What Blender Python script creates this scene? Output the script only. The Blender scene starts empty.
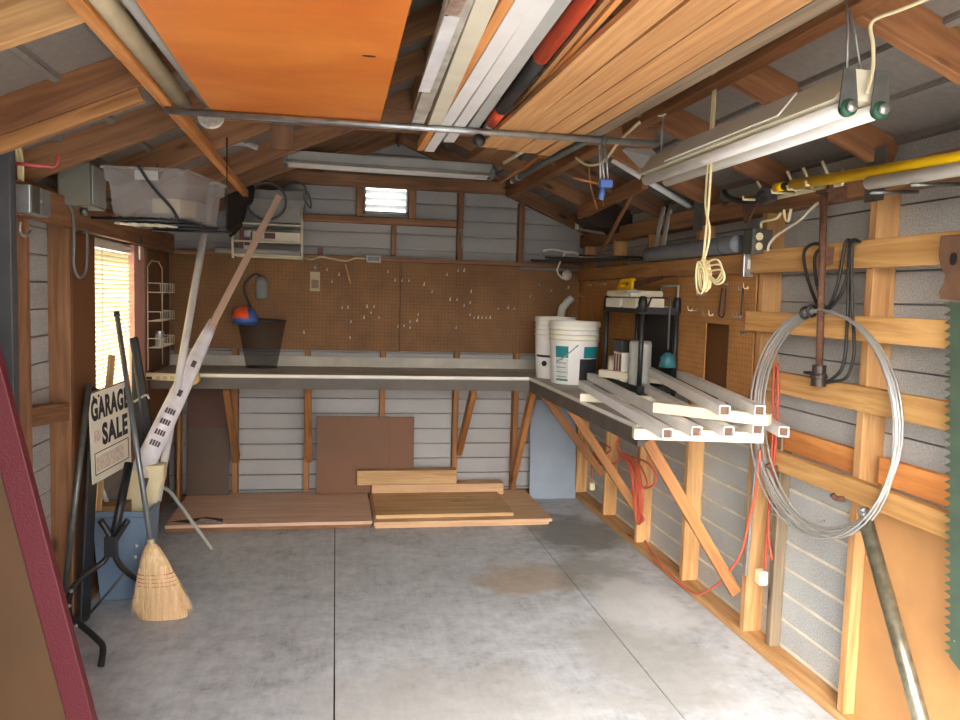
import bpy, bmesh, math, random
from mathutils import Vector, Matrix
random.seed(7)
S = bpy.context.scene
COL = S.collection
V = Vector

# ---------------------------------------------------------------- camera
F, CX, CY, CAMH = 790.0, 480.0, 360.0, 1.48
R3 = ((0.98345641, -0.17881295, 0.02897287),
      (0.0141456, -0.08364523, -0.99639519),
      (0.1805918, 0.98032107, -0.07973202))      # rows: camera right, down, forward in world axes
RM = Matrix(R3)
EYE = V((0, 0, CAMH))
def ray(px, py):
    return RM.transposed() @ V((px - CX, py - CY, F))
def at(px, py, ax, val):
    """the point of the world plane (x, y or z = val) seen at that place of the photograph"""
    r = ray(px, py)
    i = 'xyz'.index(ax)
    return EYE + r * ((val - EYE[i]) / r[i])
cam = bpy.data.objects.new('camera', bpy.data.cameras.new('camera'))
COL.objects.link(cam)
cam.data.sensor_fit = 'HORIZONTAL'; cam.data.sensor_width = 36.0
cam.data.lens = 36.0 * F / 960.0
cam.data.clip_start = 0.02
m = Matrix((R3[0], tuple(-a for a in R3[1]), tuple(-a for a in R3[2]))).transposed()
cam.matrix_world = Matrix.Translation(EYE) @ m.to_4x4()
S.camera = cam

# ---------------------------------------------------------------- materials
def lin(c):
    return tuple((x / 12.92 if x <= 0.04045 else ((x + 0.055) / 1.055) ** 2.4) for x in [v / 255.0 for v in c]) + (1.0,)
MATS = {}
def base_mat(name, rough=0.6, metal=0.0):
    m = bpy.data.materials.new(name); m.use_nodes = True
    nt = m.node_tree; b = nt.nodes['Principled BSDF']
    b.inputs['Roughness'].default_value = rough; b.inputs['Metallic'].default_value = metal
    return m, nt, b
def node(nt, t, **kw):
    n = nt.nodes.new(t)
    for k, v in kw.items():
        if k in n.inputs.keys(): n.inputs[k].default_value = v
        else: setattr(n, k, v)
    return n
def ramp(nt, fac, stops):
    r = nt.nodes.new('ShaderNodeValToRGB')
    e = r.color_ramp.elements
    while len(e) < len(stops): e.new(0.5)
    for i, (p, c) in enumerate(stops): e[i].position = p; e[i].color = c
    nt.links.new(fac, r.inputs['Fac']); return r.outputs['Color']
def plain(name, col, rough=0.55, metal=0.0, var=0.12, scale=8.0, bump=0.0, bscale=60.0, trans=0.0):
    if name in MATS: return MATS[name]
    m, nt, b = base_mat(name, rough, metal)
    tc = node(nt, 'ShaderNodeTexCoord')
    nz = node(nt, 'ShaderNodeTexNoise', Scale=scale, Detail=5.0)
    nt.links.new(tc.outputs['Object'], nz.inputs['Vector'])
    c = lin(col); d = tuple(x * (1 - var * 2) for x in c[:3]) + (1,); e = tuple(min(1, x * (1 + var)) for x in c[:3]) + (1,)
    nt.links.new(ramp(nt, nz.outputs['Fac'], [(0.3, d), (0.7, e)]), b.inputs['Base Color'])
    if bump:
        n2 = node(nt, 'ShaderNodeTexNoise', Scale=bscale, Detail=3.0); nt.links.new(tc.outputs['Object'], n2.inputs['Vector'])
        bp = node(nt, 'ShaderNodeBump', Strength=bump, Distance=0.01); nt.links.new(n2.outputs['Fac'], bp.inputs['Height'])
        nt.links.new(bp.outputs['Normal'], b.inputs['Normal'])
    if trans: b.inputs['Transmission Weight'].default_value = trans
    MATS[name] = m; return m
def wood(name, c1, c2, rough=0.65, grain=16.0, along=0, knots=True, bump=0.15):
    if name in MATS: return MATS[name]
    m, nt, b = base_mat(name, rough)
    tc = node(nt, 'ShaderNodeTexCoord'); oi = node(nt, 'ShaderNodeObjectInfo')
    mul = node(nt, 'ShaderNodeVectorMath', operation='SCALE'); mul.inputs['Scale'].default_value = 7.0
    comb = node(nt, 'ShaderNodeCombineXYZ')
    for i in range(3): nt.links.new(oi.outputs['Random'], comb.inputs[i])
    nt.links.new(comb.outputs[0], mul.inputs[0])
    add = node(nt, 'ShaderNodeVectorMath', operation='ADD')
    nt.links.new(tc.outputs['Object'], add.inputs[0]); nt.links.new(mul.outputs[0], add.inputs[1])
    mp = node(nt, 'ShaderNodeMapping'); sc = [grain] * 3; sc[along] = 1.1; mp.inputs['Scale'].default_value = sc
    nt.links.new(add.outputs[0], mp.inputs['Vector'])
    n1 = node(nt, 'ShaderNodeTexNoise', Scale=1.6, Detail=6.0, Roughness=0.6, Distortion=0.9); nt.links.new(mp.outputs[0], n1.inputs['Vector'])
    n2 = node(nt, 'ShaderNodeTexNoise', Scale=2.2, Detail=3.0); nt.links.new(add.outputs[0], n2.inputs['Vector'])
    mx = node(nt, 'ShaderNodeMath', operation='MULTIPLY_ADD'); mx.inputs[1].default_value = 0.75
    nt.links.new(n1.outputs['Fac'], mx.inputs[0])
    m3 = node(nt, 'ShaderNodeMath', operation='MULTIPLY'); m3.inputs[1].default_value = 0.3; nt.links.new(n2.outputs['Fac'], m3.inputs[0])
    nt.links.new(m3.outputs[0], mx.inputs[2])
    a, c = lin(c1), lin(c2)
    col = ramp(nt, mx.outputs[0], [(0.36, c), (0.52, tuple((x + y) / 2 for x, y in zip(a, c))), (0.66, a)])
    if knots:
        vo = node(nt, 'ShaderNodeTexVoronoi', Scale=1.0); mk = node(nt, 'ShaderNodeMapping'); s2 = [7.0] * 3; s2[along] = 2.4; mk.inputs['Scale'].default_value = s2
        nt.links.new(add.outputs[0], mk.inputs['Vector']); nt.links.new(mk.outputs[0], vo.inputs['Vector'])
        kr = ramp(nt, vo.outputs['Distance'], [(0.05, (1, 1, 1, 1)), (0.13, (0, 0, 0, 1))])
        mix = node(nt, 'ShaderNodeMix', data_type='RGBA'); nt.links.new(kr, mix.inputs['Factor'])
        nt.links.new(col, mix.inputs['A']); mix.inputs['B'].default_value = tuple(x * 0.35 for x in c[:3]) + (1,)
        col = mix.outputs['Result']
    hv = node(nt, 'ShaderNodeHueSaturation'); mr = node(nt, 'ShaderNodeMapRange'); mr.inputs['To Min'].default_value = 0.82; mr.inputs['To Max'].default_value = 1.14
    nt.links.new(oi.outputs['Random'], mr.inputs['Value']); nt.links.new(mr.outputs[0], hv.inputs['Value']); nt.links.new(col, hv.inputs['Color'])
    nt.links.new(hv.outputs[0], b.inputs['Base Color'])
    bp = node(nt, 'ShaderNodeBump', Strength=bump, Distance=0.004); nt.links.new(n1.outputs['Fac'], bp.inputs['Height']); nt.links.new(bp.outputs['Normal'], b.inputs['Normal'])
    MATS[name] = m; return m
def siding_mat(name, col, sc=170.0, lo=.62, hi=1.22, bmp=.3):
    m, nt, b = base_mat(name, 0.5)
    tc = node(nt, 'ShaderNodeTexCoord')
    n1 = node(nt, 'ShaderNodeTexNoise', Scale=sc, Detail=2.0); n2 = node(nt, 'ShaderNodeTexNoise', Scale=2.5, Detail=5.0)
    for n in (n1, n2): nt.links.new(tc.outputs['Object'], n.inputs['Vector'])
    c = lin(col); mx = node(nt, 'ShaderNodeMath', operation='MULTIPLY_ADD'); mx.inputs[1].default_value = 0.6
    h = node(nt, 'ShaderNodeMath', operation='MULTIPLY'); h.inputs[1].default_value = 0.4
    nt.links.new(n1.outputs['Fac'], mx.inputs[0]); nt.links.new(n2.outputs['Fac'], h.inputs[0]); nt.links.new(h.outputs[0], mx.inputs[2])
    nt.links.new(ramp(nt, mx.outputs[0], [(0.34, tuple(x * lo for x in c[:3]) + (1,)), (0.64, tuple(min(1, x * hi) for x in c[:3]) + (1,))]), b.inputs['Base Color'])
    bp = node(nt, 'ShaderNodeBump', Strength=bmp, Distance=0.004); nt.links.new(n1.outputs['Fac'], bp.inputs['Height']); nt.links.new(bp.outputs['Normal'], b.inputs['Normal'])
    MATS[name] = m; return m
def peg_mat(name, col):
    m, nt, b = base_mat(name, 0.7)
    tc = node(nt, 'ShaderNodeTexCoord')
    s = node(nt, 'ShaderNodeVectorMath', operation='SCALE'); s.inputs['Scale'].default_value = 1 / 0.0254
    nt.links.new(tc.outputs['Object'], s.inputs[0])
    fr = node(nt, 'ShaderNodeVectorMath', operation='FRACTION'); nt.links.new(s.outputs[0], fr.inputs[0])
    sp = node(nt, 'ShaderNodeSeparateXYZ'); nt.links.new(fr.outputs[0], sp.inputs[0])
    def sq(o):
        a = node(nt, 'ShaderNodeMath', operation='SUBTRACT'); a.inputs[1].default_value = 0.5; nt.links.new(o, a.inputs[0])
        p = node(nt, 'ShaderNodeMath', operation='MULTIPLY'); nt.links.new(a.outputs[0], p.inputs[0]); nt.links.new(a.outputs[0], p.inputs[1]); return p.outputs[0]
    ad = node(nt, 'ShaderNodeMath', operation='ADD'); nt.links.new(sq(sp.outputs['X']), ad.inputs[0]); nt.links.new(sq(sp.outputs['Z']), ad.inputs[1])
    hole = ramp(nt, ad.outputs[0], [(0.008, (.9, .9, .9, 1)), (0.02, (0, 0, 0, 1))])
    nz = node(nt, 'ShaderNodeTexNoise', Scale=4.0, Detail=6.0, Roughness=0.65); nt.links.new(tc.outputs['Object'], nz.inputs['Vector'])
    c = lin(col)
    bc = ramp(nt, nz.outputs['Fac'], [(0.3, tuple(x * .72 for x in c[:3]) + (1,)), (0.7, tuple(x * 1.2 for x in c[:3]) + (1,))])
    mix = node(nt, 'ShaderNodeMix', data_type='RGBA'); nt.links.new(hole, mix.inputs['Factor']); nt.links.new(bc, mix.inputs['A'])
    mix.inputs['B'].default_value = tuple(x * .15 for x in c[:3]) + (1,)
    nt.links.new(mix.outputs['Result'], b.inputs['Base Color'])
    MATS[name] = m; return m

# ---------------------------------------------------------------- mesh helpers
def tag(o, label, cat, group=None):
    o['label'] = label; o['category'] = cat
    if group: o['group'] = group
    return o
def thing(name, label, cat, loc=(0, 0, 0), group=None):
    o = bpy.data.objects.new(name, None); COL.objects.link(o); o.location = loc; o.empty_display_size = 0.1
    return tag(o, label, cat, group)
def attach(o, parent):
    o.parent = parent; o.matrix_parent_inverse = WM(parent).inverted()
def WM(o):
    m = Matrix.LocRotScale(o.location, o.rotation_euler, o.scale)
    if o.parent: return WM(o.parent) @ o.matrix_parent_inverse @ m
    return m
def link(name, bm, mat, parent=None, smooth=False, matrix=None, bev=0.0, mats=None):
    bmesh.ops.recalc_face_normals(bm, faces=bm.faces)
    if matrix is None:
        xs = [v.co for v in bm.verts]
        c = V(((min(v.x for v in xs) + max(v.x for v in xs)) / 2, (min(v.y for v in xs) + max(v.y for v in xs)) / 2, min(v.z for v in xs)))
        bmesh.ops.translate(bm, verts=bm.verts, vec=-c)
        matrix = Matrix.Translation(c)
    me = bpy.data.meshes.new(name); bm.to_mesh(me); bm.free()
    if smooth:
        for p in me.polygons: p.use_smooth = True
    me.materials.append(mat)
    for x in mats or (): me.materials.append(x)
    o = bpy.data.objects.new(name, me); COL.objects.link(o)
    loc, rot, sca = matrix.decompose(); o.location = loc; o.rotation_euler = rot.to_euler()
    if bev:
        b = o.modifiers.new('bevel', 'BEVEL'); b.width = bev; b.segments = 2; b.limit_method = 'ANGLE'
    if parent: attach(o, parent)
    return o
def struct(o):
    o['kind'] = 'structure'; return o
def BM(): return bmesh.new()
def box(bm, lo, hi, mat=None):
    lo, hi = V(lo), V(hi)
    r = bmesh.ops.create_cube(bm, size=1.0)
    for v in r['verts']: v.co = V(((lo[i] + hi[i]) / 2 + v.co[i] * (hi[i] - lo[i])) for i in range(3))
    return r['verts']
def frame_of(p0, p1, up=(0, 0, 1)):
    p0, p1 = V(p0), V(p1); x = (p1 - p0).normalized(); up = V(up)
    if abs(x.dot(up)) > 0.98: up = V((0, 1, 0))
    y = up.cross(x).normalized(); z = x.cross(y)
    m = Matrix((x, y, z)).transposed().to_4x4(); m.translation = (p0 + p1) / 2
    return m
def beam(name, p0, p1, w, h, mat, up=(0, 0, 1), parent=None, bev=0.003):
    """a straight board from p0 to p1 (its centre line), h along up, w across"""
    L = (V(p1) - V(p0)).length; bm = BM(); box(bm, (-L / 2, -w / 2, -h / 2), (L / 2, w / 2, h / 2))
    return link(name, bm, mat, parent, matrix=frame_of(p0, p1, up), bev=bev)
def bar(bm, p0, p1, w, h, up=(0, 0, 1)):
    L = (V(p1) - V(p0)).length
    vs = box(bm, (-L / 2, -w / 2, -h / 2), (L / 2, w / 2, h / 2)); M = frame_of(p0, p1, up)
    for v in vs: v.co = M @ v.co
def smooth_path(pts, k=6, closed=False):
    P = [V(p) for p in pts]; n = len(P); out = []
    if n < 3: return P
    rng = range(n) if closed else range(n - 1)
    for i in rng:
        g = lambda j: P[j % n] if closed else P[max(0, min(n - 1, j))]
        a, b, c, d = g(i - 1), g(i), g(i + 1), g(i + 2)
        for s in range(k):
            t = s / k
            out.append(0.5 * ((2 * b) + (c - a) * t + (2 * a - 5 * b + 4 * c - d) * t * t + (3 * b - a - 3 * c + d) * t ** 3))
    if not closed: out.append(P[-1])
    return out
def tube(bm, pts, r, n=8, closed=False, k=0, r2=None):
    P = smooth_path(pts, k, closed) if k else [V(p) for p in pts]
    m = len(P); rings = []; prev = None
    for i in range(m):
        if closed: t = (P[(i + 1) % m] - P[i - 1]).normalized()
        else: t = (P[min(i + 1, m - 1)] - P[max(i - 1, 0)]).normalized()
        if prev is None:
            a = t.orthogonal().normalized()
        else:
            a = prev - t * prev.dot(t)
            a = a.normalized() if a.length > 1e-6 else t.orthogonal().normalized()
        prev = a; b = t.cross(a)
        rr = r if r2 is None else r + (r2 - r) * i / (m - 1)
        rings.append([bm.verts.new(P[i] + (a * math.cos(2 * math.pi * j / n) + b * math.sin(2 * math.pi * j / n)) * rr) for j in range(n)])
    for i in range(m if closed else m - 1):
        A, B = rings[i], rings[(i + 1) % m]
        for j in range(n): bm.faces.new((A[j], A[(j + 1) % n], B[(j + 1) % n], B[j]))
    if not closed:
        bm.faces.new(rings[0][::-1]); bm.faces.new(rings[-1])
def pipe(name, pts, r, mat, parent=None, k=0, n=10, closed=False, r2=None):
    bm = BM(); tube(bm, pts, r, n, closed, k, r2); return link(name, bm, mat, parent, smooth=True)
def hollow(bm, p0, p1, r, th, n=16):
    """an open pipe"""
    M = frame_of(p0, p1); L = (V(p1) - V(p0)).length
    lathe(bm, [(r, -L / 2), (r, L / 2), (r - th, L / 2), (r - th, -L / 2)], n, M @ Matrix.Rotation(math.pi / 2, 4, 'Y'), loop=True)
def lathe(bm, prof, n=24, M=None, loop=False, a0=0.0, a1=2 * math.pi):
    full = abs(a1 - a0 - 2 * math.pi) < 1e-6; rings = []
    for j in range(n if full else n + 1):
        a = a0 + (a1 - a0) * j / n
        rings.append([bm.verts.new((M or Matrix()) @ V((r * math.cos(a), r * math.sin(a), z))) for r, z in prof])
    m = len(prof)
    for j in range(len(rings) if full else len(rings) - 1):
        A, B = rings[j], rings[(j + 1) % len(rings)]
        for i in range(m if loop else m - 1):
            try: bm.faces.new((A[i], B[i], B[(i + 1) % m], A[(i + 1) % m]))
            except ValueError: pass
    bmesh.ops.remove_doubles(bm, verts=bm.verts, dist=1e-6)
def prism(bm, pts, vec):
    vec = V(vec); a = [bm.verts.new(V(p)) for p in pts]; b = [bm.verts.new(V(p) + vec) for p in pts]; n = len(a)
    bm.faces.new(a); bm.faces.new(b[::-1])
    for i in range(n): bm.faces.new((a[i], b[i], b[(i + 1) % n], a[(i + 1) % n]))
def copy_tree(o, loc=None, rot=None, label=None):
    r = o.copy(); COL.objects.link(r)
    if loc is not None: r.location = loc
    if rot is not None: r.rotation_euler = rot
    if label: r['label'] = label
    for ch in list(o.children):
        c = ch.copy(); COL.objects.link(c); c.parent = r
        for g in list(ch.children):
            d = g.copy(); COL.objects.link(d); d.parent = c
    return r

# ---------------------------------------------------------------- the materials of the place
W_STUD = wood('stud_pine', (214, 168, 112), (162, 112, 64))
W_DARK = wood('dark_pine', (160, 114, 76), (104, 68, 42))
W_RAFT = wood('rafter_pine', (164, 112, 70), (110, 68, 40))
W_RAIL = wood('rail_pine', (222, 176, 112), (176, 124, 66), grain=22)
W_LEDGE = wood('ledge_pine', (190, 138, 84), (130, 86, 46))
W_BRACE = wood('brace_pine', (182, 126, 74), (124, 78, 42))
W_PLY = wood('brown_plywood', (236, 200, 172), (198, 158, 132), grain=30, knots=False)
W_PLY2 = wood('tan_plywood', (228, 188, 146), (194, 152, 112), grain=24, knots=False)
W_PALE = wood('pale_board', (216, 180, 128), (172, 130, 84), grain=18)
W_ORANGE = wood('varnished_plywood', (226, 136, 56), (204, 108, 38), rough=0.38, grain=2.6, knots=False, bump=0.05)
W_SIDE = wood('grained_siding', (216, 166, 110), (180, 126, 76), grain=34, knots=False, bump=0.3)
W_TRIM = wood('orange_trim', (230, 160, 92), (190, 116, 56), knots=False)
W_GREY = wood('weathered_board', (150, 132, 108), (98, 82, 62), grain=22)
SID = siding_mat('siding_metal', (180, 182, 180))
SIDW = siding_mat('siding_metal_back', (168, 165, 162), 260.0, .8, 1.12, .15)
ROOF = siding_mat('roof_metal', (130, 123, 116), 40.0, .85, 1.08, .08)
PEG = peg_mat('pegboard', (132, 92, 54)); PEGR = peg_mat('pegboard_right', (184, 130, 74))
HARD = plain('hardboard', (190, 140, 88), 0.7, var=0.06)
BROWN = plain('brown_panel', (118, 76, 44), 0.6, var=0.06, scale=3)
WHITE = plain('white_paint', (232, 228, 216), 0.45, var=0.04)
VINYL = plain('white_vinyl', (238, 236, 232), 0.35, var=0.03)
CREAM = plain('cream_plastic', (226, 212, 170), 0.5, var=0.05)
CREAM2 = plain('cream_paint', (222, 214, 190), 0.5, var=0.05)
PVC = plain('aged_pvc', (196, 180, 146), 0.45, var=0.08)
STEEL = plain('galvanised', (176, 178, 178), 0.38, 0.75, var=0.12, scale=25)
STEELD = plain('dull_steel', (120, 122, 118), 0.42, 0.7, var=0.15, scale=20)
POLE = plain('worn_steel_pole', (148, 144, 124), 0.35, 0.8, var=0.2, scale=30)
WIRE = plain('wire_grey', (176, 176, 172), 0.4, 0.4, var=0.08)
RUST = plain('rusted_iron', (104, 70, 52), 0.75, 0.2, var=0.25, scale=60)
BLACK = plain('black_plastic', (34, 34, 34), 0.5, var=0.1)
BLACKM = plain('black_metal', (40, 42, 44), 0.4, 0.2, var=0.1)
RUBBER = plain('black_rubber', (38, 36, 34), 0.6, var=0.1)
DGREY = plain('dark_grey', (74, 76, 80), 0.5, var=0.1)
MGREY = plain('mid_grey', (122, 124, 122), 0.5, var=0.08)
LGREY = plain('light_grey', (178, 178, 172), 0.5, var=0.06)
RED = plain('red_orange', (226, 82, 46), 0.45, var=0.06)
ORCORD = plain('orange_cord', (206, 96, 68), 0.5, var=0.06)
REDCORD = plain('red_cord', (196, 58, 46), 0.5, var=0.05)
YELLOW = plain('yellow_paint', (255, 204, 16), 0.35, var=0.03)
YCORD = plain('cream_cord', (232, 218, 168), 0.55, var=0.05)
BLUE = plain('blue_plastic', (70, 104, 172), 0.4, var=0.08)
TEAL = plain('teal_print', (34, 134, 140), 0.45, var=0.05)
BCAN = plain('blue_bin', (116, 138, 160), 0.5, var=0.05)
GBLUE = plain('grey_blue_board', (144, 154, 166), 0.6, var=0.06, scale=5)
STRAW = wood('broom_straw', (238, 206, 158), (196, 154, 106), grain=60, along=2, knots=False)
GREEN = plain('green_enamel', (74, 92, 76), 0.5, 0.1, var=0.1, scale=12)
WOODH = plain('dark_handle', (112, 82, 62), 0.6, var=0.15, scale=14)
PINK = plain('pink_foam', (232, 176, 160), 0.8, var=0.05)
BURG = plain('burgundy_vinyl', (92, 22, 32), 0.5, var=0.1, scale=220, bump=0.2, bscale=200)
INK = plain('sign_ink', (22, 22, 24), 0.5, var=0.02)
FADED = plain('faded_ink', (206, 160, 142), 0.6, var=0.2, scale=70)
PAPER = plain('sign_board', (236, 228, 206), 0.5, var=0.04)
# ---------------------------------------------------------------- shell of the shed
XL, XR, YB, YF = -1.20, 1.88, 5.75, -0.25        # siding planes
SL, SRr = -1.11, 1.79                            # inner faces of the studs
RX, RA, RZ = 0.42, 2.55, 2.668                # ridge line and roof slope (underside of the sheets)
def slope(x): return .42 if x > RX else .445
def roof_z(x): return RZ - slope(x) * abs(x - RX)
def raft_z(x): return RA - slope(x) * abs(x - RX)  # underside of the rafters

def siding(bm, u0, u1, z0, z1, seams, fn, w=.0045, lip=0.0):
    """lapped metal sheets: flat bands with a narrow groove at every seam; fn(u, z, depth) -> point"""
    prof = [(z0, 0)]
    for s in sorted(seams):
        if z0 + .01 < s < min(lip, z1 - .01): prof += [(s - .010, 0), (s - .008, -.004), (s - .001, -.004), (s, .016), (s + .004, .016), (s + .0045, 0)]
        elif z0 + .01 < s < z1 - .01: prof += [(s - w - .002, 0), (s - w, .028), (s + w, .028), (s + w + .0005, 0)]
    prof.append((z1, 0))
    rows = [(bm.verts.new(fn(u0, z, d)), bm.verts.new(fn(u1, z, d))) for z, d in prof]
    for (a, b), (p, q) in zip(zip(rows, rows[1:]), zip(prof, prof[1:])):
        f = bm.faces.new((a[0], a[1], b[1], b[0]))
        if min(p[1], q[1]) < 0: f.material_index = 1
def seams_of(*bases):
    out = []
    for base, lo, hi in bases:
        k = -30
        while k < 40:
            s = base + .111 * k
            if lo <= s < hi: out.append(s)
            k += 1
    return out
def finish_wall(name, bm, mat, clip=False):
    if clip:
        for sx in (-1, 1):
            n = V((sx * slope(RX + sx), 0, 1)).normalized()
            bmesh.ops.bisect_plane(bm, geom=bm.verts[:] + bm.edges[:] + bm.faces[:], plane_co=(RX, 0, RZ + .005), plane_no=n, clear_outer=True)
    o = link(name, bm, mat, matrix=Matrix())
    s = o.modifiers.new('thickness', 'SOLIDIFY'); s.thickness = 0.008; s.offset = 0
    return struct(o)

# floor: painted boards with open joints
FLOORM, nt, b = base_mat('grey_painted_floor', 0.55)
tc = node(nt, 'ShaderNodeTexCoord')
n1 = node(nt, 'ShaderNodeTexNoise', Scale=2.6, Detail=8.0, Roughness=0.68, Distortion=0.6); n2 = node(nt, 'ShaderNodeTexNoise', Scale=14.0, Detail=8.0, Roughness=0.7)
mp = node(nt, 'ShaderNodeMapping'); mp.inputs['Scale'].default_value = (26, 3.4, 8); n3 = node(nt, 'ShaderNodeTexNoise', Scale=1.5, Detail=5.0, Distortion=1.2)
nt.links.new(tc.outputs['Object'], n1.inputs['Vector']); nt.links.new(tc.outputs['Object'], n2.inputs['Vector']); nt.links.new(tc.outputs['Object'], mp.inputs['Vector']); nt.links.new(mp.outputs[0], n3.inputs['Vector'])
a1 = node(nt, 'ShaderNodeMath', operation='ADD'); a2 = node(nt, 'ShaderNodeMath', operation='ADD')
h3 = node(nt, 'ShaderNodeMath', operation='MULTIPLY'); h3.inputs[1].default_value = .32; nt.links.new(n3.outputs['Fac'], h3.inputs[0])
nt.links.new(n1.outputs['Fac'], a1.inputs[0]); nt.links.new(n2.outputs['Fac'], a1.inputs[1]); nt.links.new(a1.outputs[0], a2.inputs[0]); nt.links.new(h3.outputs[0], a2.inputs[1])
d2 = node(nt, 'ShaderNodeMath', operation='DIVIDE'); d2.inputs[1].default_value = 2.32; nt.links.new(a2.outputs[0], d2.inputs[0])
fc = ramp(nt, d2.outputs[0], [(0.36, lin((146, 149, 150))), (0.46, lin((180, 184, 187))), (0.55, lin((198, 202, 205))), (0.66, lin((216, 218, 219)))])
def blob(col_in, x, y, rx, ry, tint, amt):
    mpb = node(nt, 'ShaderNodeMapping'); mpb.inputs['Location'].default_value = (-x / rx, -y / ry, 0); mpb.inputs['Scale'].default_value = (1 / rx, 1 / ry, 0)
    nzb = node(nt, 'ShaderNodeTexNoise', Scale=5.0, Detail=6.0)
    nt.links.new(tc.outputs['Object'], mpb.inputs['Vector']); nt.links.new(tc.outputs['Object'], nzb.inputs['Vector'])
    ln = node(nt, 'ShaderNodeVectorMath', operation='LENGTH'); nt.links.new(mpb.outputs[0], ln.inputs[0])
    ad = node(nt, 'ShaderNodeMath', operation='MULTIPLY_ADD'); ad.inputs[1].default_value = 1.6; nt.links.new(nzb.outputs['Fac'], ad.inputs[0]); nt.links.new(ln.outputs['Value'], ad.inputs[2])
    k = ramp(nt, ad.outputs[0], [(0.0, (amt,) * 3 + (1,)), (0.75, (amt,) * 3 + (1,)), (1.0, (0, 0, 0, 1))])
    half = node(nt, 'ShaderNodeMath', operation='MULTIPLY'); half.inputs[1].default_value = .5
    nt.links.new(ad.outputs[0], half.inputs[0])
    k.node.inputs['Fac'].links and nt.links.remove(k.node.inputs['Fac'].links[0]); nt.links.new(half.outputs[0], k.node.inputs['Fac'])
    mx = node(nt, 'ShaderNodeMix', data_type='RGBA'); nt.links.new(k, mx.inputs['Factor']); nt.links.new(col_in, mx.inputs['A']); mx.inputs['B'].default_value = lin(tint)
    return mx.outputs['Result']
fc = blob(fc, 1.05, 3.95, .30, .22, (172, 148, 116), .65)
fc = blob(fc, 1.52, 4.72, .30, .40, (118, 118, 112), .8)
fc = blob(fc, 1.42, 4.00, .22, .40, (136, 136, 128), .7)
fc = blob(fc, 1.30, 2.95, .30, .45, (160, 158, 150), .6)
fc = blob(fc, 1.48, 3.55, .20, .40, (222, 222, 220), .6)
fc = blob(fc, 0.4, 2.7, .5, .35, (190, 188, 180), .5)
nt.links.new(fc, b.inputs['Base Color'])
bp = node(nt, 'ShaderNodeBump', Strength=.12, Distance=.01); nt.links.new(a2.outputs[0], bp.inputs['Height']); nt.links.new(bp.outputs['Normal'], b.inputs['Normal'])
bm = BM()
xs = [XL, .015, 1.245, XR]
g = .0028
for i in range(3):
    cuts = [YF, 4.52, YB] if i == 0 else ([YF, 3.12, YB] if i == 1 else [YF, YB])
    if i == 0: cuts = [YF, 2.1, 4.52, YB]
    for y0, y1 in zip(cuts, cuts[1:]):
        gy = .001
        box(bm, (xs[i] + (g if i else 0), y0 + gy, -.03), (xs[i + 1] - (g if i < 2 else 0), y1 - gy, 0))
floor = struct(link('floor', bm, FLOORM, matrix=Matrix()))
bm = BM(); box(bm, (XL, YF, -.06), (XR, YB, -.0305)); sub = link('subfloor', bm, plain('dark_subfloor', (40, 38, 36), .9), floor, matrix=Matrix())
bm = BM(); box(bm, (-40, -40, -.3), (40, 40, -.12)); gnd = struct(link('ground_outside', bm, plain('driveway', (122, 122, 120), .8, var=.1, scale=1.0), matrix=Matrix()))

# back wall with the vent opening
VX0, VX1, VZ0, VZ1 = .187, .497, 2.045, 2.255
sb = seams_of((.725, .0, 1.1), (1.80, 1.1, 2.8))
fb = lambda u, z, d: (u, YB + d, z)
bm = BM()
siding(bm, XL, VX0, 0, 2.8, sb, fb, .0075); siding(bm, VX1, XR, 0, 2.8, sb, fb, .0075)
siding(bm, VX0, VX1, 0, VZ0, sb, fb, .0075); siding(bm, VX0, VX1, VZ1, 2.8, sb, fb, .0075)
wall_back = finish_wall('wall_back', bm, SIDW, True)
# right wall
fr = lambda u, z, d: (XR + d, u, z)
bm = BM(); siding(bm, YF, YB, 0, roof_z(XR) + .01, seams_of((.276, 0, 3)), fr, lip=1.0); wall_right = finish_wall('wall_right', bm, SID); wall_right.data.materials.append(plain('siding_lip_lit', (214, 208, 190), .5))  # lower lips coloured paler, painting in the light on their ledges
# left wall with the window opening
WY0, WY1, WZ0, WZ1 = 4.00, 4.98, .82, 1.715
fl = lambda u, z, d: (XL - d, u, z)
bm = BM(); sl = seams_of((1.6, 0, 3)); zt = roof_z(XL) + .01
siding(bm, YF, WY0, 0, zt, sl, fl); siding(bm, WY1, YB, 0, zt, sl, fl); siding(bm, WY0, WY1, 0, WZ0, sl, fl); siding(bm, WY0, WY1, WZ1, zt, sl, fl)
wall_left = finish_wall('wall_left', bm, SID)
# front wall: the open doorway behind the camera
bm = BM()
box(bm, (XL, YF - .02, 0), (-.75, YF, 2.1)); box(bm, (1.74, YF - .02, 0), (XR, YF, 2.1)); 
prism(bm, [(roof_x, YF, 2.3) for roof_x in (-.42, 1.28)] + [(RX, YF, RZ)], (0, -.02, 0))
wall_front = struct(link('wall_front', bm, SID, matrix=Matrix()))
# roof sheets with raised seams
bm = BM()
for s, xe in ((1, XR + .12), (-1, XL - .12)):
    n = V((s * slope(RX + s), 0, 1)).normalized()
    a, c = V((RX, 0, RZ)), V((xe, 0, roof_z(xe)))
    L = (c - a).length; d = (c - a).normalized(); k = 0.0
    while k < L:
        k2 = min(k + .2, L)
        p = [a + d * k, a + d * (k2 - .034), a + d * (k2 - .028) - n * .016, a + d * (k2 - .008) - n * .016, a + d * k2]
        for q, r in zip(p, p[1:]):
            v = [bm.verts.new((t.x, y, t.z)) for t, y in ((q, YF - .1), (r, YF - .1), (r, YB + .1), (q, YB + .1))]; bm.faces.new(v)
        k = k2
ceiling = struct(link('ceiling', bm, ROOF, matrix=Matrix()))
so = ceiling.modifiers.new('thickness', 'SOLIDIFY'); so.thickness = .008; so.offset = 0

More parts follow.
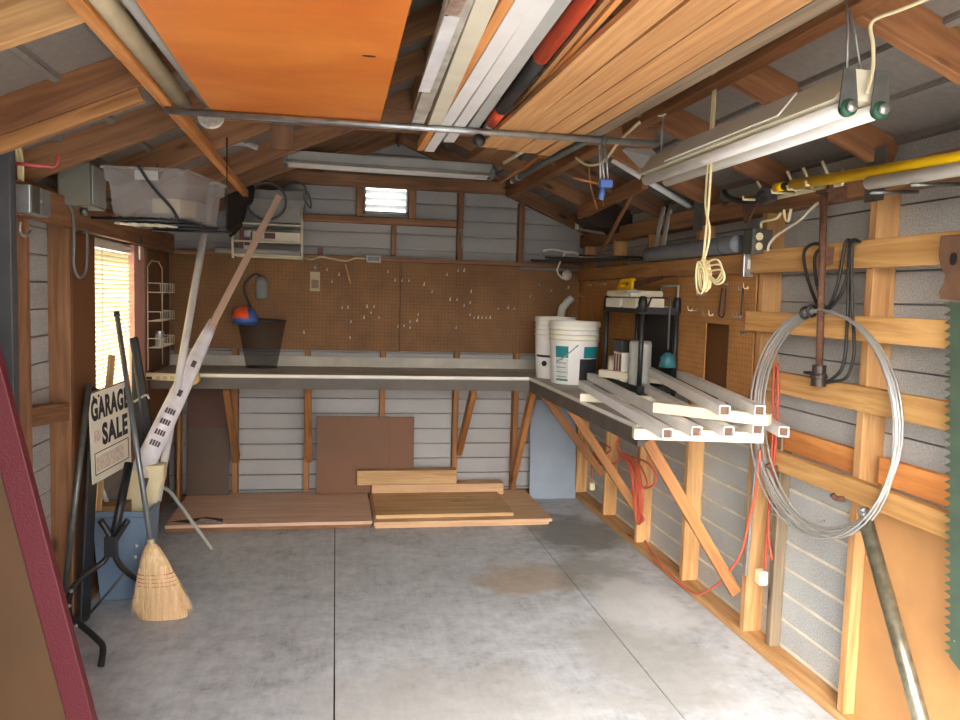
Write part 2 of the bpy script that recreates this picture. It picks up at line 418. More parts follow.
# rafters, collar ties, purlins (all part of the roof)
RH = .105
def rafter(y, s, w=.038, mat=None, drop=0.0, x0=None, x1=None, h=RH):
    xe = (XR - .012) if s > 0 else (XL + .012)
    a = RX + s * .01 if x0 is None else x0; e = xe if x1 is None else x1
    off = h / 2 * math.sqrt(1 + slope(e) ** 2)
    beam('rafter', (a, y, raft_z(a) + off - drop), (e, y, raft_z(e) + off - drop), w, h, mat or W_RAFT, parent=ceiling)
for y in (.6, 1.2, 1.83, 2.46, 3.10, 3.73, 4.36, 4.98, 5.70): rafter(y, 1, mat=W_RAFT if y < 4 else W_DARK)  # rear rafters in darker wood, daylight falloff put into the colour
for y in (.87, 1.46, 2.05, 2.65, 3.25, 3.87, 4.62, 5.15, 5.70): rafter(y, -1, mat=W_STUD if y < 2.3 else W_RAFT if y < 3 else W_DARK)  # wood steps darker away from the doorway, painted dimming
rafter(2.655, -1, drop=.046, x0=-.60, x1=-1.02, h=.042, mat=W_LEDGE)
beam('ridge_board', (RX, YF, RZ - .08), (RX, YB - .06, RZ - .08), .02, .14, W_DARK, parent=ceiling)
for y in (3.32, 5.655):
    zz = 2.262 if y > 5 else 2.19
    hw = (RA - zz) / .43 + .10
    t = beam('collar_tie', (RX - hw, y, zz), (RX + hw, y, zz), .038, .088, W_DARK, parent=ceiling)
t = beam('hanger_post', (-.22, 3.34, 2.05), (-.22, 3.34, 2.36), .09, .038, W_DARK, up=(0, 1, 0), parent=ceiling)
bm = BM(); box(bm, (-.26, 3.29, 2.14), (-.16, 3.295, 2.20)); link('nail_plate', bm, STEELD, ceiling)
beam('purlin', (-.543, .2, 2.101), (-.585, 5.62, 2.101), .036, .042, W_TRIM, parent=ceiling)
beam('purlin', (1.235, .2, 2.225), (1.225, 5.62, 2.225), .06, .06, W_RAFT, parent=ceiling)

# studs, sills, plates (parts of the walls they stand in)
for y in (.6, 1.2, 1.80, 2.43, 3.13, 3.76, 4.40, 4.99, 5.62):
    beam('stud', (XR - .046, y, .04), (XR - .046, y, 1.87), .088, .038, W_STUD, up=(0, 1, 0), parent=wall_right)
beam('stud', (XR - .03, 2.975, .04), (XR - .03, 2.975, .95), .05, .038, W_GREY, up=(0, 1, 0), parent=wall_right)
for y in (1.2, 1.80, 2.43, 3.13, 3.76):
    pass
beam('sill_plate', (XR - .047, YF + .02, .02), (XR - .047, YB - .01, .02), .086, .038, W_STUD, parent=wall_right)
beam('top_plate', (XR - .047, YF + .02, 1.915), (XR - .047, YB - .01, 1.915), .086, .088, W_DARK, parent=wall_right)
for y in (2.43, 3.76):     # metal ties over the studs
    bm = BM(); box(bm, (SRr - .004, y - .05, 1.84), (SRr - .001, y + .05, 2.02)); link('metal_tie', bm, STEELD, wall_right)
for z, h, y0, y1, m in ((1.662, .095, .6, 3.16, W_RAIL), (1.41, .085, .6, 3.18, W_RAIL), (1.172, .085, .6, 3.02, W_RAIL), (.855, .075, .6, 3.0, W_RAIL)):
    beam('rail', (SRr - .019, y0, z), (SRr - .019, y1, z), .036, h, m, parent=wall_right)
beam('rail', (XR - .035, .6, .93), (XR - .035, 2.37, .93), .03, .09, W_TRIM, parent=wall_right)
beam('rail', (XR - .035, 2.47, .93), (XR - .035, 3.08, .93), .03, .09, W_TRIM, parent=wall_right)
beam('ledge_board', (SRr - .019, 3.20, 1.66), (SRr - .019, 5.64, 1.66), .036, .085, W_LEDGE, parent=wall_right)
bm = BM(); box(bm, (XR - .05, .62, .045), (XR - .044, 2.405, .81)); link('lower_panel', bm, HARD, wall_right)
bm = BM(); box(bm, (XR - .045, 3.44, .98), (XR - .035, 3.72, 1.5)); link('lining_or_shade_panel', bm, BROWN, wall_right)  # dark sheet added for the shade behind the pegboard cut-out
for y in (2.06, 2.24): pipe('support_peg', [(SRr + .01, y, 1.85), (1.63, y, 1.838)], .006, STEELD, wall_right, n=8)

for x in (-1.06, -.68, -.19, .34, .875, 1.325, 1.80):
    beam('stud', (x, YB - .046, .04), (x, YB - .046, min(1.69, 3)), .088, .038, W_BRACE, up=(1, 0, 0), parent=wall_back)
for x in (.115, .56, .875, 1.325):
    beam('stud', (x, YB - .046, 1.74), (x, YB - .046, (2.22 if x < 1.1 else 2.17) if x != .56 else 2.22), .088, .038, W_DARK, up=(1, 0, 0), parent=wall_back) if x in (.875, 1.325) else None
beam('sill_plate', (XL + .1, YB - .047, .02), (SRr, YB - .047, .02), .086, .038, W_DARK, parent=wall_back)
beam('ledge_board', (SL + .01, YB - .057, 1.725), (SRr - .002, YB - .057, 1.725), .1, .03, W_DARK, parent=wall_back)
# the vent: framed louvres
beam('rail', (-.26, YB - .04, 1.995), (.85, YB - .04, 1.995), .07, .045, W_DARK, parent=wall_back)
beam('rail', (.40, YB - .05, 1.755), (.40, YB - .05, 1.965), .06, .035, W_DARK, up=(1, 0, 0), parent=wall_back)
for x in (VX0 - .03, VX1 + .03): beam('rail', (x, YB - .04, 2.02), (x, YB - .04, 2.235), .07, .05, W_DARK, up=(1, 0, 0), parent=wall_back)
bm = BM()
for a, c in (((VX0, VZ0), (VX1, VZ0 + .02)), ((VX0, VZ1 - .012), (VX1, VZ1)), ((VX0, VZ0), (VX0 + .012, VZ1)), ((VX1 - .012, VZ0), (VX1, VZ1))):
    box(bm, (a[0], YB - .045, a[1]), (c[0], YB + .03, c[1]))
win2 = struct(link('window_2', bm, LGREY, matrix=Matrix()))
BLADE, nt, bb = base_mat('louvre_white', .5); bb.inputs['Base Color'].default_value = lin((236, 236, 232))
tr = node(nt, 'ShaderNodeBsdfTranslucent'); tr.inputs['Color'].default_value = lin((240, 240, 236)); mixs = node(nt, 'ShaderNodeMixShader'); mixs.inputs[0].default_value = .5
nt.links.new(bb.outputs[0], mixs.inputs[1]); nt.links.new(tr.outputs[0], mixs.inputs[2]); nt.links.new(mixs.outputs[0], nt.nodes['Material Output'].inputs['Surface'])
for k in range(4):
    z = VZ0 + .055 + .05 * k
    bm = BM(); bar(bm, (VX0 + .013, YB + .0, z), (VX1 - .013, YB + .0, z), .05, .0025, up=(0, .55, 1)); link('louvre', bm, BLADE, win2)

# left wall framing, panels and window
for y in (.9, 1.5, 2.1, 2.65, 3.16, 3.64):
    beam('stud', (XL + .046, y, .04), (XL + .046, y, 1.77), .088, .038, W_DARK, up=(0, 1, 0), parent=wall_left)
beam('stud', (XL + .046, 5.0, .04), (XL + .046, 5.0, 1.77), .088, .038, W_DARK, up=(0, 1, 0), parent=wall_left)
beam('sill_plate', (XL + .047, YF + .02, .02), (XL + .047, YB - .12, .02), .086, .038, W_DARK, parent=wall_left)
beam('top_plate', (XL + .047, YF + .02, 1.815), (XL + .047, YB - .12, 1.815), .086, .088, W_DARK, parent=wall_left)
beam('ledge_board', (SL + .019, 3.0, 1.775), (SL + .019, 5.64, 1.775), .036, .12, W_DARK, parent=wall_left)
beam('block', (XL + .046, 3.18, .98), (XL + .046, 3.61, .94), .08, .075, W_DARK, parent=wall_left)
bm = BM(); box(bm, (SL - .01, 3.66, .045), (SL - .003, 3.99, 1.71)); link('lining_or_shade_panel', bm, BROWN, wall_left)
bm = BM(); box(bm, (SL - .004, 5.03, .045), (SL + .002, 5.64, 1.71)); link('lining_or_shade_panel', bm, plain('brown_hardboard', (122, 84, 54), .7, var=.08), wall_left)
bm = BM()
for lo, hi in (((WY0, WZ0), (WY1, WZ0 + .03)), ((WY0, WZ1 - .03), (WY1, WZ1)), ((WY0, WZ0), (WY0 + .03, WZ1)), ((WY1 - .03, WZ0), (WY1, WZ1))):
    box(bm, (XL - .03, lo[0], lo[1]), (XL + .03, hi[0], hi[1]))
win1 = struct(link('window_1', bm, WHITE, matrix=Matrix()))
GLASS, nt, bb = base_mat('window_glass', .05); gl = node(nt, 'ShaderNodeBsdfTransparent'); gs = node(nt, 'ShaderNodeBsdfGlossy', Roughness=.03); mg = node(nt, 'ShaderNodeMixShader'); mg.inputs[0].default_value = .06
nt.links.new(gl.outputs[0], mg.inputs[1]); nt.links.new(gs.outputs[0], mg.inputs[2]); nt.links.new(mg.outputs[0], nt.nodes['Material Output'].inputs['Surface'])
bm = BM(); box(bm, (XL - .012, WY0 + .03, WZ0 + .03), (XL - .008, WY1 - .03, WZ1 - .03)); link('pane', bm, GLASS, win1)
bm = BM(); box(bm, (XL + .032, 4.735, WZ0 + .002), (XL + .085, 4.97, WZ1 - .002)); link('foam_strip', bm, PINK, win1)
# ================================================================ things
# ---- window blind
t = thing('mini_blind', 'white slatted mini blind glowing in the window of the left wall', 'blind', (XL + .045, 4.42, WZ0))
BLIND, nt, bb = base_mat('blind_white', .5); bb.inputs['Base Color'].default_value = lin((232, 226, 208))
tr = node(nt, 'ShaderNodeBsdfTranslucent'); tr.inputs['Color'].default_value = lin((236, 226, 196)); mixs = node(nt, 'ShaderNodeMixShader'); mixs.inputs[0].default_value = .5
nt.links.new(bb.outputs[0], mixs.inputs[1]); nt.links.new(tr.outputs[0], mixs.inputs[2]); nt.links.new(mixs.outputs[0], nt.nodes['Material Output'].inputs['Surface'])
bm = BM(); n = 36
for k in range(n):
    z = WZ0 + .006 + k * (WZ1 - WZ0 - .052) / n
    bar(bm, (XL + .055, 4.032, z), (XL + .055, 4.7345, z), .027, .0012, up=(1, 0, -.5))
link('slats', bm, BLIND, t)
bm = BM(); box(bm, (XL + .04, 4.032, WZ1 - .05), (XL + .07, 4.733, WZ1 - .018)); link('head_rail', bm, WHITE, t)
pipe('cord', [(XL + .073, 4.16, WZ1 - .04), (XL + .073, 4.16, 1.06)], .0025, WHITE, t, n=6)

# ---- pegboards
def pegboard(x0, x1, z0, z1, label):
    bm = BM(); box(bm, (x0, -.003, z0), (x1, .003, z1))
    return bm
PEGY = YB - .096
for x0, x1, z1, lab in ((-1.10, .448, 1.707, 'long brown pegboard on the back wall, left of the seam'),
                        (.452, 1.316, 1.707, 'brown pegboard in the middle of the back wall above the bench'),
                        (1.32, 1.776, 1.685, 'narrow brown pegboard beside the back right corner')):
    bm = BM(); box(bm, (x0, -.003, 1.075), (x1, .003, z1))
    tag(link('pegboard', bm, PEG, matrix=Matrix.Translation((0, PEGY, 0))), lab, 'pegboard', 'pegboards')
RPX = SRr - .006
MR = Matrix.Translation((RPX, 0, 0)) @ Matrix.Rotation(math.pi / 2, 4, 'Z')
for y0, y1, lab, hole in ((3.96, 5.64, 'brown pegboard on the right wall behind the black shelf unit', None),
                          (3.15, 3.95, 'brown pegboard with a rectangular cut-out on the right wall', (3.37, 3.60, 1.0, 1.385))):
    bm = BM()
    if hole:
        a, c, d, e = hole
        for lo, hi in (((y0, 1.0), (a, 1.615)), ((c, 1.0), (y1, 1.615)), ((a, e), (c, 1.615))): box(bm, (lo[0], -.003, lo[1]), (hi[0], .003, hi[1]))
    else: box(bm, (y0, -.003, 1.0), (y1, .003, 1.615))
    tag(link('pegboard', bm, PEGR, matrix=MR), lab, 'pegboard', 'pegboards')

# ---- peg hooks
def hook_mesh(name, bend):
    bm = BM()
    tube(bm, [(0, .002, 0), (0, -.022, -.004), (0, -.03, .004 + bend), (0, -.031, .022 + bend)], .0032, 6, k=2)
    box(bm, (-.006, -.003, -.008), (.006, 0, .012))
    bmesh.ops.recalc_face_normals(bm, faces=bm.faces)
    me = bpy.data.meshes.new(name); bm.to_mesh(me); bm.free(); me.materials.append(STEEL if bend == 0 else CREAM); return me
HM = [hook_mesh('peg_hook', 0), hook_mesh('peg_hook', .006)]
back_hooks = [(304,333),(315,268),(327,270),(339,275),(332,282),(342,308),(348,308),(351,322),(350,338),(367,307),(374,307),(371,313),(364,318),(379,318),(388,272),(395,281),(402,281),(409,281),
 (398,327),(404,326),(410,322),(417,321),(418,315),(410,328),(424,285),(432,292),(447,275),(450,300),(457,300),(458,271),(464,271),(464,306),(470,303),(471,292),(470,315),(474,318),(478,318),(482,318),(486,318),(490,318),(456,328),
 (498,309),(508,308),(514,309),(501,326),(530,297),(539,285),(551,291),(568,288)]
right_hooks = [(582,296),(585,296),(588,285),(591,285),(598,284),(602,284),(606,284),(701,295),(704,295),(692,310),(697,310),(707,315),(713,315),(737,317),(741,317),(722,283),(728,284),(743,290),(748,288),(745,334)]
for i, (px, py) in enumerate(back_hooks):
    o = bpy.data.objects.new('peg_hook', HM[i % 3 == 0]); COL.objects.link(o); o.location = at(px, py, 'y', PEGY - .004); o.scale = (.7,) * 3
    tag(o, 'small bright pegboard hook on the back wall', 'hook', 'hooks on the back pegboards')
for i, (px, py) in enumerate(right_hooks):
    o = bpy.data.objects.new('peg_hook', HM[i % 3 == 0]); COL.objects.link(o); o.location = at(px, py, 'x', RPX - .004); o.rotation_euler = (0, 0, -math.pi / 2); o.scale = (.75,) * 3
    tag(o, 'small bright pegboard hook on the right wall', 'hook', 'hooks on the right pegboards')
# long double hook on the right pegboard
for px, lab in ((724, 'long dark U-shaped rod hanging on the right pegboard'), (743, 'thin dark rod hanging on the right pegboard beside the post')):
    a = at(px, 288, 'x', RPX - .02); c = at(px - 2, 315, 'x', RPX - .02)
    pts = [a + V((0, .02, .0)), a + V((0, .03, -.08)), c + V((0, .03, 0)), c + V((0, -.02, 0)), a + V((0, -.02, 0))] if px == 724 else [a, a.lerp(c, .5), c]
    tag(pipe('peg_rod', pts, .004, BLACKM, k=3), lab, 'rod')

# ---- workbench (L shaped) with braces
BT = .96; BY, BX, BEND = 5.02, 1.255, 3.12
t = thing('workbench', 'long L-shaped grey workbench along the back and right walls', 'workbench', (.2, 5.2, 0))
TOP = plain('bench_top', (192, 186, 174), .6, var=.12, scale=5); APR = plain('bench_apron', (92, 84, 76), .6, var=.1)
bm = BM(); box(bm, (SL + .012, BY + .004, BT - .02), (SRr - .012, PEGY - .004, BT)); box(bm, (BX + .004, BEND, BT - .02), (SRr - .012, BY + .004, BT))
link('worktop', bm, TOP, t)
bm = BM(); box(bm, (SL + .012, BY, BT - .014), (BX + .004, BY + .004, BT + .003)); box(bm, (BX, BEND, BT - .014), (BX + .004, BY + .003, BT + .003)); link('edge_strip', bm, WHITE, t)
bm = BM(); box(bm, (SL + .012, BY + .006, BT - .09), (BX + .04, BY + .04, BT - .02)); box(bm, (BX + .006, BEND, BT - .09), (BX + .04, BY + .006, BT - .02)); link('apron', bm, APR, t)
bm = BM(); box(bm, (SL + .012, PEGY - .018, BT), (SRr - .012, PEGY - .004, BT + .07)); link('backsplash', bm, TOP, t)
for x, zb in ((-.66, .31), (-.165, .31), (.90, .35), (1.30, .10)):
    beam('brace', (x, BY + .06, BT - .09), (x, YB - .13, zb), .038, .07, W_BRACE, parent=t, up=(0, 1, .6))
for y, zb in ((4.955, .32), (4.36, .26), (3.155, .20)):
    beam('brace', (BX + .06, y, BT - .07), (SRr - .022, y, zb), .03, .05, W_BRACE, parent=t, up=(1, 0, .6))

# ---- power strip and yellow tape on the bench edge
t = thing('power_strip', 'cream power strip fixed to the front edge of the bench at the left', 'power strip', at(172, 378, 'y', BY))
a, c = at(145, 376, 'y', BY - .02), at(187, 377.5, 'y', BY - .02)
bar_ = beam('body', a, c, .035, .045, CREAM, parent=t, bev=.006)
bm = BM(); q = at(149, 378, 'y', BY - .04); box(bm, q - V((.016, 0, .008)), q + V((.016, .004, .008))); link('switch', bm, BLACK, t)
for px in (158, 165, 172, 179):
    bm = BM(); q = at(px, 378, 'y', BY - .04); box(bm, q - V((.013, 0, .011)), q + V((.013, .004, .011))); link('socket', bm, plain('socket_cream', (206, 192, 150), .5), t)
t = thing('tape_measure', 'yellow rounded tape measure hanging on the bench edge beside the power strip', 'tape measure', at(193, 384, 'y', BY - .04))
q = at(193, 378, 'y', BY - .03); bm = BM(); lathe(bm, [(0, -.02), (.036, -.02), (.042, -.014), (.042, .014), (.036, .02), (0, .02)], 18, Matrix.Translation(q) @ Matrix.Rotation(math.pi / 2, 4, 'X'))
box(bm, q + V((-.042, -.018, -.03)), q + V((.0, .018, 0))); link('case', bm, plain('dull_yellow', (222, 188, 110), .5), t, smooth=False)
bm = BM(); lathe(bm, [(0, -.002), (.02, -.002), (.02, .002), (0, .002)], 14, Matrix.Translation(q + V((0, -.022, 0))) @ Matrix.Rotation(math.pi / 2, 4, 'X')); link('face_disc', bm, plain('dull_ochre', (190, 150, 74), .5), t)

# ---- boards on and under the floor edge
bm = BM(); box(bm, (-.99, 4.90, .038), (.245, 5.655, .058)); o = link('plywood_sheet', bm, W_PLY); tag(o, 'reddish brown plywood sheet lying on the floor under the back bench, left', 'plywood')
q = V((-.76, 4.96, .058)); bm = BM()
prism(bm, [q + V(p) for p in ((-.12, -.04, 0), (.12, -.045, 0), (.08, .0, 0), (.02, .05, 0), (-.04, .08, 0), (-.06, .02, 0))], (0, 0, .0015)); link('peeled_patch', bm, plain('peeled_veneer', (214, 196, 186), .8, var=.3, scale=30), o)
bm = BM(); prism(bm, [q + V(p) for p in ((-.22, .02, 0), (-.02, -.045, 0), (.10, -.05, 0), (.09, .06, 0), (-.02, .11, 0), (-.10, .07, 0))], (0, 0, .0008)); link('torn_edge', bm, plain('torn_dark', (84, 58, 46), .8, var=.3, scale=20), o)
tag(beam('plank', (-.99, 4.99, .019), (.24, 4.99, .019), .10, .036, W_DARK), 'dark plank under the front edge of the reddish brown plywood', 'plank')
bm = BM(); box(bm, (.255, 4.885, .032), (1.41, 5.655, .052)); tag(link('plywood_sheet', bm, W_PLY2), 'wide tan plywood sheet lying lowest in the stack under the bench', 'plywood')
tag(beam('plank', (.26, 4.97, .0155), (1.40, 4.97, .0155), .09, .03, W_PLY2), 'tan plank under the front edge of the wide tan plywood sheet', 'plank')
bm = BM(); box(bm, (.27, 4.965, .0525), (1.17, 5.525, .075)); tag(link('board', bm, W_PALE), 'pale board lying flat on the wide tan plywood', 'board')
bm = BM(); box(bm, (.27, 5.53, .0525), (1.22, 5.65, .132)); tag(link('board', bm, W_PLY2), 'brown board lying behind the pale flat board and under the thick beam', 'board')
bm = BM(); box(bm, (.165, 5.53, .1325), (.875, 5.64, .235)); tag(link('timber', bm, W_PALE, bev=.004), 'short thick pale timber lying on top of the board stack', 'timber')
def leaning(name, lab, x0, x1, z0, z1, y0, y1, mat, th=.012, cat='panel'):
    return tag(beam(name, (x0, (y0 + y1) / 2, (z0 + z1) / 2), (x1, (y0 + y1) / 2, (z0 + z1) / 2), th, math.hypot(z1 - z0, y1 - y0), mat, up=(0, y1 - y0, z1 - z0), bev=.001), lab, cat)
leaning('hardboard_sheet', 'large brown panel leaning on the back wall behind the stack of boards', -.12, .395, .06, .605, 5.60, 5.645, BROWN)
leaning('hardboard_sheet', 'brown panel half hidden behind the large brown one on the back wall', .15, .57, .105, .60, 5.62, 5.653, BROWN, .008)
leaning('hardboard_sheet', 'dark red-brown panel standing upper left under the back bench', -.99, -.72, .53, .88, 5.625, 5.645, plain('red_brown_panel', (92, 56, 40), .6, var=.06))
leaning('hardboard_sheet', 'dark brown panel standing lower left under the back bench', -.99, -.71, .06, .53, 5.60, 5.64, plain('dark_brown_panel', (88, 66, 48), .6, var=.06))
leaning('painted_board', 'blue-grey painted panel standing on the floor in the back right corner', 1.425, 1.775, .005, .735, 5.56, 5.64, GBLUE, .02)
tag(beam('plank', (-1.03, 5.56, .02), (-1.03, 5.62, .84), .09, .02, W_BRACE, up=(1, 0, 0)), 'narrow brown plank standing at the left end under the bench', 'plank')

# ---- buckets on the right bench
def bucket(loc, r, h, body, label, lidc, extra):
    t = thing('bucket', label, 'bucket', loc)
    M = Matrix.Translation(loc)
    bm = BM(); lathe(bm, [(0, 0), (r * .88, 0), (r * .9, .006), (r, h * .72), (r, h)], 36, M); link('body', bm, body, t, smooth=True)
    bm = BM()
    for z in (h * .74, h * .82, h * .9): lathe(bm, [(r - .001, z - .004), (r + .008, z - .003), (r + .008, z + .003), (r - .001, z + .004)], 36, M)
    link('rib', bm, lidc, t, smooth=True)
    bm = BM(); lathe(bm, [(0, h + .008), (r * .9, h + .008), (r * .92, h + .018), (r + .006, h + .018), (r + .01, h - .014), (r + .002, h - .014)], 36, M); link('lid', bm, WHITE, t, smooth=False)
    return t, M
B1 = V((1.468, 4.74, BT)); t, M = bucket(B1, .152, .368, VINYL, 'white bucket with cream ribs and a teal and black label on the right bench', CREAM, 1)
def band(name, a0, a1, z0, z1, mat, r=.152, tp=.0):
    bm = BM(); lathe(bm, [(r * (.9 + .1 * z0 / .265) + .0008 + tp, z0), (r * (.9 + .1 * z1 / .265) + .0008 + tp, z1)], 20, M, a0=math.radians(a0), a1=math.radians(a1)); return link(name, bm, mat, t, smooth=True)
band('label_band', 205, 240, .165, .235, TEAL); band('label_band', 277, 330, .165, .235, TEAL)
band('label_panel', 268, 330, .03, .16, plain('label_black', (44, 46, 50), .5))
band('label_panel', 205, 240, .02, .16, plain('label_pale', (214, 216, 212), .5, var=.12, scale=60))
for k in range(4): band('label_line', 208, 236, .045 + .028 * k, .052 + .028 * k, plain('label_print', (150, 160, 164), .5), .152, .001)
band('label_line', 206, 240, .022, .034, TEAL, .152, .001)
pipe('handle', [B1 + V((.158 * math.cos(math.radians(a)), .158 * math.sin(math.radians(a)), z)) * 1.0 + V((0, 0, 0)) for a, z in ((262, .245), (240, .19), (225, .155), (212, .14))], .004, STEEL, t, k=3)
B2 = V((1.425, 5.045, BT)); t, M = bucket(B2, .128, .385, VINYL, 'white bucket standing behind the labelled bucket, with a black band', WHITE, 0)
band('label_band', 190, 260, .14, .155, BLACK, .128)
q = B2 + V((-.085, -.085, .10)); bm = BM(); lathe(bm, [(0, 0), (.018, 0), (.018, .006), (0, .006)], 14, Matrix.Translation(q) @ Matrix.Rotation(math.radians(-135), 4, 'Z') @ Matrix.Rotation(math.pi / 2, 4, 'Y')); link('plug', bm, BLACK, t)
a = at(561, 316, 'y', 5.2); c = at(572, 298, 'y', 5.2)
tag(pipe('hose_elbow', [V((a.x, a.y, BT + .01)), a, a.lerp(c, .45) + V((-.006, 0, .02)), c], .026, LGREY, k=5), 'grey bent hose end standing up behind the white buckets', 'hose')

# ---- black shelf unit
SU = (1.565, 1.775, 3.90, 4.47)
t = thing('shelf_unit', 'black plastic shelf unit standing on the right bench against the pegboard', 'shelf unit', (1.65, 4.24, BT))
sx0, sx1, sy0, sy1 = SU; sz1 = 1.455
for x in (sx0, sx1 - .02):
    for y in (sy0, sy1 - .02):
        bm = BM(); tube(bm, [(x + .01, y + .01, BT + .001), (x + .01, y + .01, sz1 + .03)], .013, 10); lathe(bm, [(0, sz1 + .055), (.018, sz1 + .05), (.024, sz1 + .02), (.024, sz1 - .03), (0, sz1 - .03)], 12, Matrix.Translation((x + .01, y + .01, 0))); link('post', bm, BLACK, t, smooth=True)
for z in (BT + .06, sz1 - .02):
    bm = BM(); box(bm, (sx0, sy0, z), (sx1, sy1, z + .006)); 
    for lo, hi in (((sx0 - .006, sy0), (sx0, sy1)), ((sx0, sy0 - .006), (sx1, sy0)), ((sx0, sy1), (sx1, sy1 + .006))): box(bm, (lo[0], lo[1], z - .02), (hi[0], hi[1], z + .016))
    link('shelf', bm, BLACK, t)
bm = BM(); box(bm, (sx1 - .004, sy0 + .02, BT + .08), (sx1, sy1 - .02, sz1 - .03)); link('back_panel', bm, plain('soft_black', (42, 40, 38), .7), t)
ZS, ZT = BT + .067, sz1 - .013
# things on its shelves
before = set(bpy.data.objects)
t = thing('carton', 'white and red carton with a black lid on the lower shelf of the shelf unit', 'carton', (1.60, 4.05, ZS))
bm = BM(); box(bm, (1.545, 3.97, ZS), (1.66, 4.10, ZS + .165)); link('box_body', bm, WHITE, t)
bm = BM(); box(bm, (1.54, 3.965, ZS + .166), (1.665, 4.105, ZS + .235)); link('lid', bm, BLACK, t, bev=.005)
bm = BM()
for k in range(3): box(bm, (1.5435, 3.982 + .042 * k, ZS + .03), (1.5445, 4.006 + .042 * k, ZS + .155))
link('print_stripe', bm, plain('maroon_print', (130, 40, 50), .5), t)
tag(pipe('jug', [(1.58, 4.18, ZS), (1.58, 4.18, ZS + .002), (1.58, 4.18, ZS + .09), (1.58, 4.19, ZS + .13)], .045, CREAM2, n=14, r2=.03), 'rounded cream jug on the lower shelf beside the carton', 'jug')
bm = BM(); lathe(bm, [(0, 0), (.058, 0), (.06, .01), (.06, .225), (.054, .24), (0, .24)], 24, Matrix.Translation((1.60, 3.84, ZS))); tag(link('canister', bm, LGREY, smooth=True), 'grey round canister on the lower shelf by the black post', 'canister')
t = thing('appliance', 'flat white machine lying on top of the black shelf unit', 'machine', (1.62, 4.1, ZT))
bm = BM(); box(bm, (1.53, 3.985, ZT + .001), (1.75, 4.235, ZT + .055)); link('base', bm, WHITE, t, bev=.006)
bm = BM(); box(bm, (1.535, 3.90, ZT + .06), (1.745, 4.245, ZT + .098)); link('cover', bm, CREAM2, t, bev=.012)
pipe('end_clip', [(1.545, 3.895, ZT + .06), (1.545, 3.88, ZT + .09), (1.60, 3.88, ZT + .09)], .008, LGREY, t, k=3)
bm = BM(); box(bm, (1.53, 3.76, ZT + .001), (1.69, 3.965, ZT + .055)); tag(link('carton', bm, CREAM2, bev=.003), 'small white carton beside the machine on top of the shelf unit', 'carton')
t = thing('hand_saw', 'yellow-handled saw resting on the white machine above the shelf unit', 'saw', (1.62, 4.1, ZT + .1))
hz = ZT + .1005
bm = BM(); Q = lambda y, z: V((1.60, y, hz + z))
o1 = [(4.25, 0), (4.225, .035), (4.18, .062), (4.03, .066), (4.015, .045), (4.015, 0)]; i1 = [(4.19, .018), (4.175, .036), (4.145, .043), (4.06, .045), (4.055, .03), (4.11, .018)]
va = [bm.verts.new(Q(*p)) for p in o1]; vb = [bm.verts.new(Q(*p)) for p in i1]
for k in range(6): bm.faces.new((va[k], va[(k + 1) % 6], vb[(k + 1) % 6], vb[k]))
r = bmesh.ops.extrude_face_region(bm, geom=bm.faces[:]); bmesh.ops.translate(bm, vec=(.028, 0, 0), verts=[e for e in r['geom'] if isinstance(e, bmesh.types.BMVert)]); link('handle', bm, YELLOW, t)
bm = BM(); prism(bm, [V((1.613, 4.02, hz + .004)), V((1.613, 3.62, hz + .055)), V((1.613, 3.62, hz + .07)), V((1.613, 4.02, hz + .05))], (.002, 0, 0)); link('blade', bm, RUST, t)
t = thing('wire_basket', 'pale wire basket frame behind the cartons on the shelf unit', 'basket', (1.755, 3.8, ZT))
pipe('frame', [(1.742, y, z) for y, z in ((3.93, ZT + .01), (3.93, ZT + .125), (3.71, ZT + .125), (3.71, ZT + .01))], .007, LGREY, t, closed=True, n=8)
for o in set(bpy.data.objects) - before:
    if o.parent is None: o.location += V((.025, .2, 0))
t = thing('plumb_weight', 'teal weight hanging on a dark wire beside the black shelf unit', 'weight', at(668, 360, 'x', 1.60))
a = at(670, 300, 'x', 1.60); c = at(668, 350, 'x', 1.60); e = at(668, 357, 'x', 1.60)
pipe('wire', [V((1.60, 3.905, sz1 + .0)), V((1.60, 3.86, a.z + .01)), a + V((0, .03, .01)), a, c], .005, DGREY, t, n=6)
bm = BM(); lathe(bm, [(0, -.055), (.04, -.05), (.036, 0), (.014, .02), (0, .022)], 16, Matrix.Translation(e)); link('weight', bm, plain('teal_dark', (40, 98, 104), .5), t, smooth=True)

# ---- white railing sections on the bench
def section(label, balus, rails, zr, zbal, loc):
    t = thing('railing_section', label, 'railing', loc, 'railing sections on the bench')
    for (a, c) in rails:
        A, C = at(*a, 'z', zr), at(*c, 'z', zr); beam('rail', A, C, .05, .042, CREAM2, parent=t, bev=.004)
    for (a, c) in balus:
        A, C = at(*a, 'z', zbal), at(*c, 'z', zbal); L = (C - A).length; w = .019; bm = BM()
        box(bm, (-L / 2, -w, -w), (L / 2 - .02, w, w))
        for s in (-1, 1):
            box(bm, (L / 2 - .02, s * w - .003 * (s > 0) - 0, -w), (L / 2, s * w + .003 * (s < 0), w)); box(bm, (L / 2 - .02, -w, s * w - .004 * (s > 0)), (L / 2, w, s * w + .004 * (s < 0)))
        bal = link('baluster', bm, VINYL, t, matrix=frame_of(A, C))
        M = frame_of(A, C); bm = BM(); box(bm, (L / 2 - .0205, -w + .003, -w + .003), (L / 2 - .0195, w - .003, w - .003)); link('socket_end', bm, WOODH, bal, matrix=M)
    return t
section('lower white railing section lying on the right bench', [((582,384),(668,434)), ((590,376),(697,432)), ((632,381),(729,432)), ((664,381),(758,430)), ((690,381),(784,432))], [((633,433),(762,437)), ((580,397),(668,401))], BT + .022, BT + .062, (1.5, 3.2, BT))
